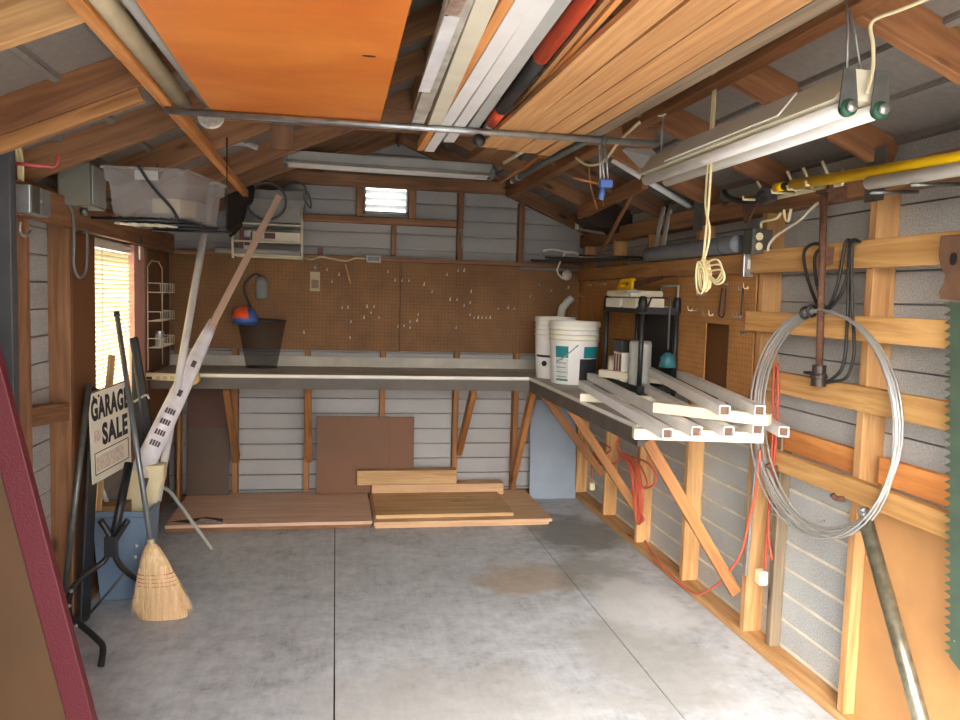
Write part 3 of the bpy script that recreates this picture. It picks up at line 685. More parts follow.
section('upper white railing section lying across the lower one', [((646,369),(725,411)), ((667,368),(760,411))], [((601,373),(664,380)), ((655,407),(770,420))], BT + .105, BT + .145, (1.5, 3.4, BT))
a = at(655, 362, 'z', BT + .12); bm = BM(); box(bm, a - V((.03, .03, .03)), a + V((.03, .03, .03))); tag(link('block', bm, CREAM2, bev=.004), 'small cream block on the back end of the upper railing section', 'block')
# ================================================================ overhead
ZC = 2.065
YC = at(440, 129, 'z', ZC).y
tag(pipe('conduit', [(at(155, 100, 'z', ZC).x, YC, ZC), (at(668, 139, 'z', ZC).x, YC, ZC)], .0115, STEEL, n=12), 'long thin steel conduit hung across the shed under the stored boards', 'conduit')
ZO = ZC + .0125
# orange sheet
bm = BM(); box(bm, ((at(132, 0, 'z', ZO).x + at(209, 105, 'z', ZO).x) / 2, .9, ZO), ((at(402, 0, 'z', ZO).x + at(385, 125, 'z', ZO).x) / 2, YC + .03, ZO + .012)); o = link('plywood_sheet', bm, W_ORANGE, bev=.001); tag(o, 'large varnished orange plywood panel stored flat under the roof', 'panel')
q = at(369, 56, 'z', ZO); bm = BM(); lathe(bm, [(0, -.001), (.011, -.001), (.011, .0), (0, .0)], 14, Matrix.Translation(q) @ Matrix.Diagonal((1.6, .6, 1, 1))); link('knot_hole', bm, plain('knot', (50, 26, 14), .8), o)
# pipes beside it
a, c = at(103, 0, 'z', ZO + .027), at(184, 104, 'z', ZO + .027)
d = (a - c).normalized(); bm = BM(); hollow(bm, c, c + d * 1.9, .026, .003, 20); tag(link('drain_pipe', bm, PVC, smooth=True), 'thick cream plastic pipe stored lengthwise left of the orange panel', 'pipe')
a, c = at(129, 0, 'z', ZO + .0155), at(207, 102, 'z', ZO + .0155); d = (a - c).normalized()
tag(pipe('metal_tube', [c, c + d * 1.9], .0145, LGREY, n=14), 'thin grey tube between the thick cream pipe and the orange panel', 'tube')
q = at(211, 118, 'y', YC + .06)
t = thing('pipe_flange', 'white round plate with a screw hole hanging behind the steel conduit', 'cap', q)
bm = BM(); lathe(bm, [(0, -.006), (.042, -.006), (.044, 0), (.042, .006), (0, .006)], 28, Matrix.Translation(q) @ Matrix.Rotation(math.radians(62), 4, 'X')); link('plate', bm, plain('stained_white', (206, 200, 188), .5, var=.15, scale=60), t)
bm = BM(); lathe(bm, [(0, -.0075), (.005, -.0075), (.005, -.005), (0, -.005)], 10, Matrix.Translation(q + V((.012, 0, -.012))) @ Matrix.Rotation(math.radians(62), 4, 'X')); link('hole', bm, BLACK, t)
# boards on the conduit
def strip(name, lab, far, near, ycut, h, mat, cat, z=None, group=None, ext=1.0, extra=0.0, gapf=.97):
    """a flat board on the conduit; its two edges at the row of the conduit and at the top of the photograph"""
    z = ZO if z is None else z
    f0, f1 = at(far[0], far[2], 'z', z), at(far[1], far[2], 'z', z); n0, n1 = at(near[0], near[2], 'z', z), at(near[1], near[2], 'z', z)
    f, n = (f0 + f1) / 2, (n0 + n1) / 2; d = (n - f).normalized(); w = ((f1 - f0).length + (n1 - n0).length) / 2 * gapf
    A = f - d * extra; B = f + d * ((n - f).length + ext)
    A.z = B.z = z + h / 2
    return tag(beam(name, A, B, w, h, mat, bev=.001), lab, cat, group)
strip('trim_board', 'narrow cream trim board at the left edge of the overhead pile', (409, 416, 127), (447, 456, 0), 0, .02, CREAM2, 'trim', z=ZO + .028, extra=-.22)
o = strip('wrapped_trim', 'bundle of trim wrapped in clear plastic with a white paper sleeve overhead', (410, 424, 126), (455, 473, 0), 0, .026, plain('cloudy_wrap', (196, 190, 178), .2, var=.2, scale=14), 'trim')
a, c = at(424, 92, 'z', ZO - .001), at(452, 17, 'z', ZO - .001); o2 = beam('paper_sleeve', a, c, .034, .0015, plain('sleeve_paper', (226, 224, 224), .5), parent=o, bev=0)
a, c = at(451, 15, 'z', ZO - .001), at(466, 0, 'z', ZO - .001); beam('printed_label', V(a), V((c.x - .012, c.y - .1, c.z)), .032, .0015, plain('label_brown', (160, 134, 118), .5, var=.25, scale=40), parent=o, bev=0)
strip('trim_board', 'cream moulded trim between the wrapped bundle and the orange batten overhead', (428, 441, 126), (475, 499, 0), 0, .03, CREAM2, 'trim')
strip('batten', 'orange wood batten stored beside the white boards overhead', (430, 436, 129), (501, 516, 0), 0, .036, W_TRIM, 'batten', extra=.45)
strip('batten', 'short tan batten on top of the orange batten overhead', (431, 436, 120), (494, 500, 0), 0, .02, W_SIDE, 'batten', z=ZO + .037, extra=.2)
strip('vinyl_board', 'left one of the two white vinyl boards stored overhead', (437, 449, 130), (516, 536, 0), 0, .02, VINYL, 'board', extra=.45)
strip('vinyl_board', 'right one of the two white vinyl boards, beside the grey channel overhead', (450, 463, 131), (537, 556, 0), 0, .02, VINYL, 'board', extra=.22)
t = strip('channel', 'grey metal channel with raised lip beside the white vinyl boards overhead', (464, 476, 131), (557, 570, 0), 0, .012, LGREY, 'channel', extra=.0)
a, c = at(476, 131, 'z', ZO), at(569, 0, 'z', ZO); d = (c - a).normalized(); beam('lip', a + V((0, 0, .018)), c + d * 1.0 + V((0, 0, .018)), .006, .036, LGREY, parent=t, bev=0)
# orange and black pole
a, c = at(483, 134, 'z', ZO + .03), at(583, 0, 'z', ZO + .03); L = c - a; dn = L.normalized()
t = thing('extension_pole', 'orange and black telescopic pole with a round black end over the conduit', 'pole', a)
pos = lambda s: a + L * s
pp = lambda nm, s0, s1, r, m: pipe(nm, [pos(s0), pos(s1)], r, m, t, n=14)
pp('shaft', .72, 1.8, .023, RED); pp('grip', .30, .72, .0215, RUBBER); pp('sleeve', .15, .30, .021, RED); pp('ferrule', .08, .15, .017, LGREY); pp('knob', -.05, .08, .026, RUBBER)
q = at(479, 140, 'y', YC - .03); bm = BM(); lathe(bm, [(0, -.012), (.018, -.012), (.024, 0), (.018, .012), (0, .012)], 18, Matrix.Translation(q) @ Matrix.Rotation(math.radians(80), 4, 'X')); link('end_cap', bm, BLACK, t, smooth=True)
# grained siding boards
strip('lath', 'thin tan lath along the left edge of the grained boards overhead', (496, 499, 131), (604, 612, 0), 0, .012, W_SIDE, 'lath', z=ZO + .026)
strip('lath', 'second thin tan lath lying left of the grained boards overhead', (500, 504, 131), (616, 624, 0), 0, .012, W_TRIM, 'lath', z=ZO + .02)
edges_f = [496, 517, 543, 568, 588]; edges_n = [636, 690, 741, 787, 813]
names = ['first', 'second', 'third', 'fourth', 'fifth']
for k in range(4):
    strip('siding_board', f'tan grained siding board stored overhead, {names[k]} of four from the orange and black pole', (edges_f[k] + .5, edges_f[k + 1] - .5, 133 + .6 * k), (edges_n[k], edges_n[k + 1] - 1, 0), 0, .016, W_SIDE, 'board', group='grained siding boards', gapf=.945, extra=.30 + .05 * k, ext=.8)
strip('stored_plank', 'grey-brown weathered plank between the grained boards and the right purlin overhead', (589, 602, 135), (814, 849, 0), 0, .025, W_GREY, 'plank', extra=.03, ext=.8)
# offcuts behind the conduit
def rod(name, lab, cat, p, q, r, mat, k=0): return tag(pipe(name, [p, q] if not k else p, r, mat, n=10, k=k), lab, cat)
def bm_board(name, lab, cat, p, q, w, h, mat, up=(0, 0, 1)): return tag(beam(name, p, q, w, h, mat, up=up), lab, cat)
bm_board('offcut', 'dark brown wood offcut above the right end of the back light', 'offcut', at(478, 158, 'y', 4.3), at(508, 139, 'y', 3.5), .12, .04, W_DARK)
rod('white_rod', 'short white rod end poking out under the stored boards', 'rod', at(504, 163, 'y', 4.1), at(530, 147, 'y', 3.3), .008, WHITE)
bm_board('lath', 'thin orange lath pointing from the boards to the back wall tie', 'lath', at(500, 183, 'y', 5.1), at(540, 157, 'y', 3.9), .02, .012, W_TRIM)
rod('metal_tube', 'upper grey tube running back under the right roof slope', 'tube', at(519, 177, 'z', ZO + .016), at(598, 134, 'z', ZO + .016), .014, STEELD)
rod('metal_tube', 'lower grey tube with a white tip beside the upper grey tube', 'tube', at(512.5, 181, 'z', ZO + .011), at(590, 140, 'z', ZO + .011), .010, STEELD)
for (x, y, yy, r, lab) in ((518.5, 177.3, at(519, 177, 'z', ZO + .016).y, .016, 'white round cap on the upper grey tube end'), (512, 181.3, at(512.5, 181, 'z', ZO + .011).y, .012, 'white round cap on the lower grey tube end')):
    bm = BM(); bmesh.ops.create_uvsphere(bm, u_segments=12, v_segments=8, radius=r, matrix=Matrix.Translation(at(x, y, 'y', yy))); tag(link('end_plug', bm, WHITE, smooth=True), lab, 'cap')

# ---- fluorescent fixtures
def fixture_long():
    y = 5.0; a, c = at(286, 160, 'y', y), at(491, 174, 'y', y); t = thing('fluorescent_light', 'long white fluorescent fixture hanging under the back tie beam', 'light', (a + c) / 2)
    M = frame_of(a, c); L = (c - a).length
    bm = BM(); box(bm, (-L / 2, -.04, .0), (L / 2, .04, .055)); link('housing', bm, LGREY, t, matrix=M, bev=.004)
    bm = BM(); prism(bm, [M @ V((-L / 2 + .005, y_, z_)) for y_, z_ in ((-.08, -.03), (-.085, -.026), (-.03, .004), (.03, .004), (.085, -.026), (.08, -.03), (.025, -.004), (-.025, -.004))], M.to_3x3() @ V((L - .01, 0, 0))); link('reflector', bm, WHITE, t)
    for s in (-1, 1): pipe('lamp_tube', [M @ V((-L / 2 + .03, s * .045, -.018)), M @ V((L / 2 - .03, s * .045, -.018))], .015, VINYL, t, n=12)
    for e in (-1, 1):
        bm = BM(); box(bm, (e * L / 2 - .012, -.075, -.035), (e * L / 2 + .012, .075, .02)); link('socket', bm, MGREY, t, matrix=M)
    for e in (-1, 1):
        p = M @ V((e * L * .4, 0, .05)); pipe('hanger', [p, V((p.x, p.y, 2.45))], .003, STEELD, t, n=6)
fixture_long()
FX = 1.22
a, c = at(655, 178, 'x', FX), at(862, 78, 'x', FX); a.z = c.z = (a.z + c.z) / 2
t = thing('fluorescent_light', 'cream hanging fluorescent fixture with two white tubes in front of the right roof slope', 'light', (a + c) / 2)
M = frame_of(c, a); L = (c - a).length
def shell(bm, pts, x0, x1, M):
    prism(bm, [M @ V((x0, y, z)) for y, z in pts], M.to_3x3() @ V((x1 - x0, 0, 0)))
bm = BM(); shell(bm, [(-.07, -.022), (-.022, .05), (.022, .05), (.07, -.022)], -L / 2, L / 2, M); link('housing', bm, CREAM2, t)
bm = BM(); shell(bm, [(.03, .045), (.082, -.018), (.085, -.014), (.033, .05)], -L / 2 + .22, L / 2 - .28, M); link('raised_flap', bm, WHITE, t)
for s in (-1, 1): pipe('lamp_tube', [M @ V((-L / 2 - .01, s * .042, -.045)), M @ V((L / 2 - .02, s * .042, -.045))], .019, VINYL, t, n=16)
GCAP = plain('green_cap', (40, 92, 66), .4)
for s in (-1, 1):
    pipe('tube_cap', [M @ V((-L / 2 - .006, s * .042, -.045)), M @ V((-L / 2 - .022, s * .042, -.045))], .0205, GCAP, t, n=16)
    pipe('tube_pin', [M @ V((-L / 2 - .022, s * .042, -.045)), M @ V((-L / 2 - .034, s * .042, -.045))], .013, STEEL, t, n=10)
    bm = BM(); prism(bm, [M @ V((-L / 2 - .014, s * .042 + y, z)) for y, z in ((-.025, -.045), (.025, -.045), (.018, .045), (-.012, .045))], M.to_3x3() @ V((-.004, 0, 0))); link('end_bracket', bm, STEELD, t)
    q = M @ V((-L / 2 + .03, s * .02, .045)); pipe('chain', [q, q.lerp(V((1.2, q.y + .02, 2.23)), .5) + V((.003, 0, 0)), V((1.2, q.y + .02, 2.225))], .003, STEEL, t, n=6)
q = M @ V((L / 2 - .05, 0, .045)); pipe('chain', [q, V((q.x, q.y, 2.225))], .003, STEEL, t, n=6)
e0 = M @ V((-L / 2 - .02, .0, -.01)); e1 = at(873, 45, 'y', e0.y); e2 = at(872, 22, 'y', e0.y); e3 = at(900, 10, 'y', e0.y - .05); e4 = at(935, -4, 'y', e0.y - .1)
pipe('power_cord', [e0, e0.lerp(e1, .5) + V((.008, 0, 0)), e1, e2, e3, e4], .0045, CREAM, t, k=5, n=8)
a, c = at(612, 160, 'y', 3.94), at(696, 211, 'y', 3.94)
t = thing('fluorescent_light', 'slim white fluorescent fixture mounted slanting along a right rafter', 'light', (a + c) / 2)
M = frame_of(a, c); L = (c - a).length; bm = BM(); box(bm, (-L / 2, -.03, .012), (L / 2, .03, .045)); link('housing', bm, STEELD, t, matrix=M); pipe('lamp_tube', [M @ V((-L / 2, -.01, 0)), M @ V((L / 2 - .01, -.01, 0))], .016, VINYL, t, n=12); bm = BM(); lathe(bm, [(0, -.008), (.032, -.008), (.032, .008), (0, .008)], 16, M @ Matrix.Translation((L / 2, -.01, 0)) @ Matrix.Rotation(math.pi / 2, 4, 'Y')); link('end_ring', bm, DGREY, t)
a, c = at(92, 149, 'y', 3.62), at(183, 121, 'y', 3.62)
t = thing('fluorescent_light', 'slim grey fluorescent fixture mounted slanting along a left rafter', 'light', (a + c) / 2)
M = frame_of(a, c); L = (c - a).length; bm = BM(); box(bm, (-L / 2, -.035, .008), (L / 2, .035, .04)); link('housing', bm, STEELD, t, matrix=M); pipe('lamp_tube', [M @ V((-L / 2, -.02, 0)), M @ V((L / 2 - .02, -.02, 0))], .013, LGREY, t); bm = BM(); box(bm, (L / 2 - .015, -.03, -.02), (L / 2, .03, .03)); link('socket', bm, WHITE, t, matrix=M)

# ---- hanging clamp, cords, bits under the right roof
q0, q1 = at(603, 131, 'y', YC), at(604, 196, 'y', YC)
t = thing('bar_clamp', 'steel bar clamp with a blue jaw hanging from the conduit', 'clamp', q1)
tp = V((q0.x, YC, ZC))
pipe('hook', [tp + V((0, -.02, -.02)), tp + V((0, -.018, .014)), tp + V((0, .018, .014)), tp + V((0, .02, -.03))], .007, STEELD, t, k=4)
for dx in (-.012, .0, .012): pipe('bar', [tp + V((dx, .02 * (dx == 0), -.02)), V((q1.x + dx * 1.2, YC, q1.z + .05))], .004, STEEL, t, n=8)
bm = BM(); box(bm, (q1.x - .02, YC - .015, q1.z + .03), (q1.x + .028, YC + .015, q1.z + .06)); link('jaw', bm, BLUE, t, bev=.005)
pipe('handle', [V((q1.x - .005, YC, q1.z + .03)), V((q1.x - .012, YC, q1.z - .012))], .011, BLUE, t)
t = thing('cord_hank', 'cream cord hanging from the purlin and gathered in a looped hank', 'cord', at(706, 282, 'x', 1.24))
HX = 1.24
P_ = lambda x, y: at(x, y, 'x', HX)
pipe('strand', [P_(715.5, 86), P_(712, 150), P_(709, 200), P_(706, 232), P_(703, 262)], .0045, YCORD, t, k=4, n=8)
pipe('strand', [P_(713.5, 88), P_(709, 150), P_(705.5, 205), P_(710, 232), P_(704, 262)], .004, YCORD, t, k=4, n=8)
bm = BM()
for k in range(4):
    dx = V((.012 * (k - 1.5), .012 * (k - 1.5), .006 * (k % 2))); tube(bm, [P_(701 + k, 262) + dx, P_(698.5 + .5 * k, 275) + dx, P_(700 + k, 291 - k) + dx, P_(705 + k * .7, 292 - k) + dx, P_(707 + k * .5, 275) + dx], .0034, 7, True, 5)
for k in range(3): tube(bm, [P_(704, 268), P_(710 - k, 261 + k * 5), P_(718 + 2 * k, 260 + 5 * k), P_(722 + k, 270 + 5 * k), P_(716, 280 + 2 * k), P_(708, 273 + k)], .0034, 7, True, 5)
tube(bm, [P_(699, 268), P_(704, 266), P_(709, 269), P_(704, 272)], .006, 7, True, 4)
link('hank', bm, YCORD, t, smooth=True)
def cable(lab, pts, r, mat, name='cable', group=None, k=6): return tag(pipe(name, pts, r, mat, k=k, n=8), lab, 'cable', group)
cable('white cable sagging from the conduit end under the right roof', [at(576, 158, 'y', 3.6), at(588, 165, 'y', 3.5), at(604, 161, 'y', 3.3), at(618, 143, 'y', 3.1), at(633, 128, 'y', 2.9), at(640, 122, 'y', 2.88)], .006, CREAM)
cable('pale cable stretched behind the cord hank over the right rafters', [at(738, 88, 'y', 2.8), at(765, 108, 'y', 2.8), at(800, 125, 'y', 2.74), at(838, 140, 'y', 2.70), at(858, 160, 'y', 2.68), at(859, 171, 'y', 2.66)], .005, CREAM2)
cable('pale cable crossing the rafters beside the left end of the cream fixture', [at(685, 116, 'y', 3.28), at(712, 131, 'y', 3.28), at(752, 148, 'y', 3.28), at(772, 158, 'y', 3.25)], .005, CREAM2)
cable('thin white cord end drooping below the purlin by the grained boards', [at(658, 116, 'y', 2.9), at(664, 115, 'y', 2.9), at(669, 109, 'y', 2.9)], .004, WHITE)
for (x0, y0, x1, y1, lab) in ((580, 164, 598, 210, 'left one of the thin copper wires hanging in the right roof corner'), (596, 176, 604, 207, 'right one of the thin copper wires hanging in the right roof corner')):
    tag(pipe('thin_wire', [at(x0 + (x1 - x0) * .5, y0, 'y', 4.1), at(x0 + (x1 - x0) * .6, (y0 + y1) / 2, 'y', 4.1), at(x1, y1, 'y', 4.1)], .004, W_TRIM, k=3), lab, 'wire')
tag(pipe('wood_dowel', [at(573, 178, 'y', 4.0), at(600, 184, 'y', 4.0)], .006, W_TRIM), 'thin wooden dowel lying across the right rafters', 'dowel')
bm = BM(); prism(bm, [at(x, y, 'y', 3.30 + .15 * k) for k, (x, y) in enumerate(((622, 150), (644, 141), (660, 158), (641, 170)))], (0, .004, .003)); tag(link('sheet_scrap', bm, LGREY), 'light grey sheet scrap tucked behind the left end of the cream fixture', 'sheet')
for p, q, lab in (((664, 207), (655, 249), 'left white trim offcut standing on the right ledge'), ((670, 210), (662, 250), 'right white trim offcut standing on the right ledge')):
    A, C = at(*p, 'x', 1.80), at(*q, 'x', 1.76); C.z = max(C.z, 1.705); tag(beam('trim_offcut', C, A, .045, .01, LGREY, up=(1, 0, 0)), lab, 'trim', 'trim offcuts on the right ledge')
# corner: hanging brown tarp, loose board, shelf rack
A, C = at(578, 216, 'x', 1.62), at(700, 180, 'x', 1.62)
bm_board('loose_board', 'loose brown board slanting up across the back right roof corner', 'board', at(580, 214, 'y', 5.0), at(645, 182, 'y', 3.9), .035, .07, W_RAFT)
bm_board('strut', 'thin dark strut rising from the corner rack to the loose board', 'strut', at(603, 249, 'y', 4.75), at(634, 191, 'y', 4.2), .02, .02, W_DARK)
bm = BM(); prism(bm, [at(x, y, 'y', 4.9) for x, y in ((584, 218), (604, 204), (628, 200), (654, 213), (658, 224), (648, 226), (644, 236), (622, 236), (616, 229), (596, 226))], (.0, .25, 0)); tag(link('canvas_bundle', bm, plain('dark_canvas', (58, 42, 32), .9, var=.2), bev=.012), 'dark brown canvas bundle hanging in the back right roof corner', 'canvas')
A, C = at(577, 226, 'y', 5.2), at(607, 232, 'y', 5.2); t = bm_board('boxed_tube', 'grey boxed tube with a white end in the back right roof corner', 'tube', A, C, .05, .045, MGREY); bm = BM(); q = A; box(bm, q + V((-.008, -.026, -.023)), q + V((.004, .024, .025))); link('end_plug', bm, WHITE, t)
t = thing('corner_rack', 'black wire rack lying on the ledges of the back right corner', 'rack', (1.55, 5.3, 1.745))
bm = BM()
for k in range(9): tube(bm, [(1.40 + .045 * k, 5.62, 1.75), (1.40 + .045 * k, 4.30 + .12 * (k < 4), 1.72)], .004, 6)
link('wire_grid', bm, BLACKM, t)
for y in (5.6, 5.2, 4.8, 4.45): pipe('crossbar', [(1.385, y, 1.756 if y > 5 else 1.738), (1.78, y, 1.756 if y > 5 else 1.738)], .006, BLACKM, t, n=6)
t = thing('wire_hanger', 'white wire hanger frame hooked on the ledge in the back right corner', 'hanger', at(560, 265, 'y', 5.55))
Hh = lambda x, y: at(x, y, 'y', 5.30)
pipe('frame', [Hh(543, 251), Hh(552, 249.5), Hh(566, 252), Hh(576, 253), Hh(586, 261)], .007, WHITE, t, k=4); pipe('arm', [Hh(565.5, 252), Hh(557, 270), Hh(563, 279)], .006, WHITE, t, k=3)
q = at(570, 275, 'y', 5.5); t = thing('lamp_socket', 'white round lamp socket on the ledge in the back right corner', 'lamp socket', q)
bm = BM(); lathe(bm, [(0, 0), (.036, 0), (.038, .01), (.024, .016), (.02, .035), (0, .035)], 20, Matrix.Translation(V((q.x, 5.585, q.z))) @ Matrix.Rotation(math.pi / 2, 4, 'X')); link('base', bm, WHITE, t, smooth=True)
# grey roll on the right ledge
a, c = at(648, 262, 'x', 1.735), at(738, 254, 'x', 1.735); a.z = c.z = 1.745
t = thing('rolled_tarp', 'grey rolled tarp lying along the right ledge board', 'roll', a)
bm = BM(); tube(bm, [a, a.lerp(c, .3), a.lerp(c, .6), a.lerp(c, .92), c], .040, 18, k=4); link('roll', bm, plain('grey_tarp', (120, 124, 128), .45, var=.1, scale=10, bump=.4, bscale=18), t, smooth=True); pipe('tie', [c.lerp(a, .12) + V((.041 * math.cos(k), 0, .041 * math.sin(k))) for k in [i * math.pi / 6 for i in range(12)]], .003, DGREY, t, closed=True)
# ================================================================ left wall and left cluster
LX = SL + .02
# dark upright track at the very left
A = at(6, 250, 'y', 2.86); tag(beam('door_track', (A.x, 2.86, .0), (A.x, 2.86, 2.06), .05, .05, DGREY, up=(0, 1, 0)), 'dark grey upright track at the left edge beside the metal siding', 'track')
# framed burgundy panel
YP = 2.25
o0, o1, i0, i1 = at(-40, 212, 'y', YP), at(93, 720, 'y', YP), at(-40, 322, 'y', YP), at(66, 720, 'y', YP)
def down(a, c, z): return c + (a - c) * ((z - c.z) / (a.z - c.z))
t = thing('card_table', 'brown board with a burgundy speckled border leaning at the left edge', 'table', down(o0, o1, 0))
O0, O1, I0, I1 = down(o0, o1, i0.z + .06), down(o0, o1, .0), i0, down(i0, i1, .0)
bm = BM(); prism(bm, [O0, O1, I1, I0], (0, .035, 0)); link('border', bm, BURG, t, bev=.003)
bm = BM(); prism(bm, [V((I0.x, YP + .01, I0.z)), V((I1.x, YP + .01, I1.z)), V((I1.x - .30, YP + .01, .0)), V((I0.x - .30, YP + .01, I0.z))], (0, .02, 0)); link('board', bm, plain('brown_board', (88, 60, 32), .6, var=.1, scale=3), t)

# electrical boxes and cables
def wallbox(name, lab, p, q, x0, dx, mat, cat, parts=None):
    A, C = at(*p, 'x', x0 + dx), at(*q, 'x', x0 + dx)
    t = thing(name, lab, cat, (x0, (A.y + C.y) / 2, min(A.z, C.z)))
    bm = BM(); box(bm, (x0, min(A.y, C.y), min(A.z, C.z)), (x0 + dx, max(A.y, C.y), max(A.z, C.z))); link('body', bm, mat, t, bev=.004)
    return t, V((x0, min(A.y, C.y), min(A.z, C.z))), V((x0 + dx, max(A.y, C.y), max(A.z, C.z)))
q = at(29, 200, 'y', 2.98); z0, z1 = at(29, 213, 'y', 2.98).z, at(29, 184, 'y', 2.98).z
t = thing('junction_box', 'galvanised metal junction box on the left ledge board near the dark track', 'electrical box', (q.x, 2.98, z0))
xa, xb = at(14, 200, 'y', 2.98).x, at(30, 200, 'y', 2.98).x
bm = BM(); box(bm, (xa, 2.98, z0), (xb, 3.16, z1)); link('body', bm, STEEL, t, bev=.003)
bm = BM(); box(bm, (xb + .0005, 2.99, z0 + .004), (xb + .004, 3.06, z1 - .004)); link('cover', bm, STEELD, t); bm = BM(); box(bm, (xb + .0005, 3.075, z0 + .004), (xb + .006, 3.16, z1 - .004)); link('cover', bm, MGREY, t)
pipe('screw', [(xb + .003, 3.065, (z0 + z1) / 2), (xb + .010, 3.065, (z0 + z1) / 2)], .006, STEEL, t, n=8)
y0 = 3.45; xa, xb = at(57, 180, 'y', y0).x, at(90, 180, 'y', y0).x; z0, z1 = at(70, 205, 'y', y0).z, at(70, 161, 'y', y0).z
t = thing('breaker_box', 'grey-green rectangular breaker box high on the left wall', 'electrical box', (xa, y0, z0))
bm = BM(); box(bm, (xa, y0, z0), (xb, y0 + .22, z1)); GBOX = plain('panel_grey', (128, 126, 112), .5, var=.06); link('body', bm, GBOX, t, bev=.006)
bm = BM(); box(bm, (xb + .0005, y0 + .02, z0 + .01), (xb + .006, y0 + .20, z1 - .01)); link('door', bm, LGREY, t, bev=.002)
pipe('conduit_nipple', [(xb - .05, y0 + .09, z0), (xb - .05, y0 + .09, z0 - .03)], .014, STEELD, t)
for k in range(2):
    cable(('left' if k == 0 else 'right') + ' cream cable dropping into the galvanised junction box', [at(12 + 5 * k, 138, 'y', 3.02), at(16 + 4.5 * k, 152, 'y', 3.04), at(19 + 3 * k, 168, 'y', 3.05), at(19 + 3 * k, 184.5, 'y', 3.06)], .007, YCORD)
pipe_pts = [at(14, 163, 'y', 3.0), at(30, 165, 'y', 3.0), at(54, 167, 'y', 3.05), at(57, 164, 'y', 3.05), at(58, 155, 'y', 3.05)]
tag(pipe('red_rod', pipe_pts, .006, plain('pink_red', (216, 92, 92), .4), n=8), 'thin pink-red rod with an upturned end above the junction box', 'rod')
cable('white cable clipped along the stained left rafter', [at(0, 117, 'y', 2.72), at(20, 103, 'y', 2.73), at(36, 98.5, 'y', 2.735), at(62, 88, 'y', 2.735), at(95, 77, 'y', 2.735), at(133, 69.5, 'y', 2.73)], .006, CREAM2)
cable('grey cable loop hanging from the ledge beside the window', [at(68, 205, 'x', SL + .045), at(73, 215, 'x', SL + .045), at(74, 240, 'x', SL + .045), at(74, 266, 'x', SL + .045), at(79, 277, 'x', SL + .045), at(86, 270, 'x', SL + .045), at(87, 235, 'x', SL + .045), at(84, 231, 'x', SL + .045)], .006, MGREY)
A = at(140, 246, 'x', SL + .04); t = thing('white_hook', 'white strip hook hanging below the left ledge past the window', 'hook', A); bm = BM(); box(bm, A + V((-.004, -.012, -.075)), A + V((.004, .012, 0))); link('strip', bm, WHITE, t); pipe('bracket', [A + V((0, 0, 0)), A + V((0, 0, .05)), A + V((-.004, 0, .06))], .006, BLACK, t)
pipe_pts = [at(20, 222, 'x', SL + .03), at(20, 232, 'x', SL + .03), at(26, 236, 'x', SL + .03), at(31, 231, 'x', SL + .03)]
tag(pipe('cup_hook', pipe_pts, .005, STEEL, k=4), 'small steel hook under the left ledge board', 'hook')

# tote on a wire shelf
TOTE, nt, bb = base_mat('clear_tote', .3); bb.inputs['Base Color'].default_value = lin((176, 172, 170)); trn = node(nt, 'ShaderNodeBsdfTransparent'); mxs = node(nt, 'ShaderNodeMixShader'); mxs.inputs[0].default_value = .3
nt.links.new(trn.outputs[0], mxs.inputs[1]); nt.links.new(bb.outputs[0], mxs.inputs[2]); nt.links.new(mxs.outputs[0], nt.nodes['Material Output'].inputs['Surface'])
ZT0 = 1.756; C0 = V((-.59, 3.3, ZT0)); ux = V((-1, .02, 0)).normalized(); uy = V((.20, 1, 0)).normalized(); uz = V((0, 0, 1)); TW, TD, TH = .276, .40, .186
def tp_(u, v, z, g=0.0): return C0 + ux * (TW / 2 + (u - .5) * (TW + g)) + uy * (TD / 2 + (v - .5) * (TD + g)) + uz * z
t = thing('storage_tote', 'clear plastic storage tote strapped high on the left wire shelf', 'tote', tp_(.5, .5, 0))
bm = BM(); rings = []
for z, g in ((0, -.03), (.012, -.02), (TH * .68, 0.0), (TH * .70, .025), (TH - .01, .03), (TH, .045), (TH - .012, .05)):
    rings.append([bm.verts.new(tp_(u, v, z, g)) for u, v in ((0, 0), (1, 0), (1, 1), (0, 1))])
for a, c in zip(rings, rings[1:]):
    for j in range(4): bm.faces.new((a[j], a[(j + 1) % 4], c[(j + 1) % 4], c[j]))
bm.faces.new(rings[0][::-1]); o = link('bin', bm, TOTE, t); so = o.modifiers.new('thickness', 'SOLIDIFY'); so.thickness = .003
bm = BM(); a, c = tp_(.35, -.0, TH * .74, .034), tp_(.62, -.0, TH * .93, .034); box(bm, (min(a.x, c.x), a.y - .004, a.z), (max(a.x, c.x), a.y + .002, c.z)); link('label_plate', bm, LGREY, t)
def inbox(name, lab, cat, lo, hi, mat):
    bm = BM(); ps = [tp_(lo[0], lo[1], lo[2]), tp_(hi[0], lo[1], lo[2]), tp_(hi[0], hi[1], lo[2]), tp_(lo[0], hi[1], lo[2])]; prism(bm, ps, (0, 0, hi[2] - lo[2])); return tag(link(name, bm, mat), lab, cat)
inbox('cream_block', 'cream block inside the clear tote at its right end', 'block', (.10, .08, .016), (.48, .5, .075), CREAM)
inbox('white_box', 'white flat box inside the back of the clear tote', 'box', (.15, .55, .016), (.85, .9, .09), LGREY)
pipe('strap', [tp_(.56, 0, TH + .004, .06), tp_(.42, 0, TH * .62, .05), tp_(.18, 0, .03, .035), tp_(.11, 0, -.02, .03)], .006, BLACK, t, k=3)
t = thing('wire_shelf', 'black wire shelf under the clear tote high on the left wall', 'shelf', (-.75, 3.5, 1.735))
bm = BM()
for k in range(8): a, c = tp_(.02 + .137 * k, -.04, -.008), tp_(.02 + .137 * k, 1.35, -.008); tube(bm, [a, c], .004, 6)
link('wire_grid', bm, BLACKM, t)
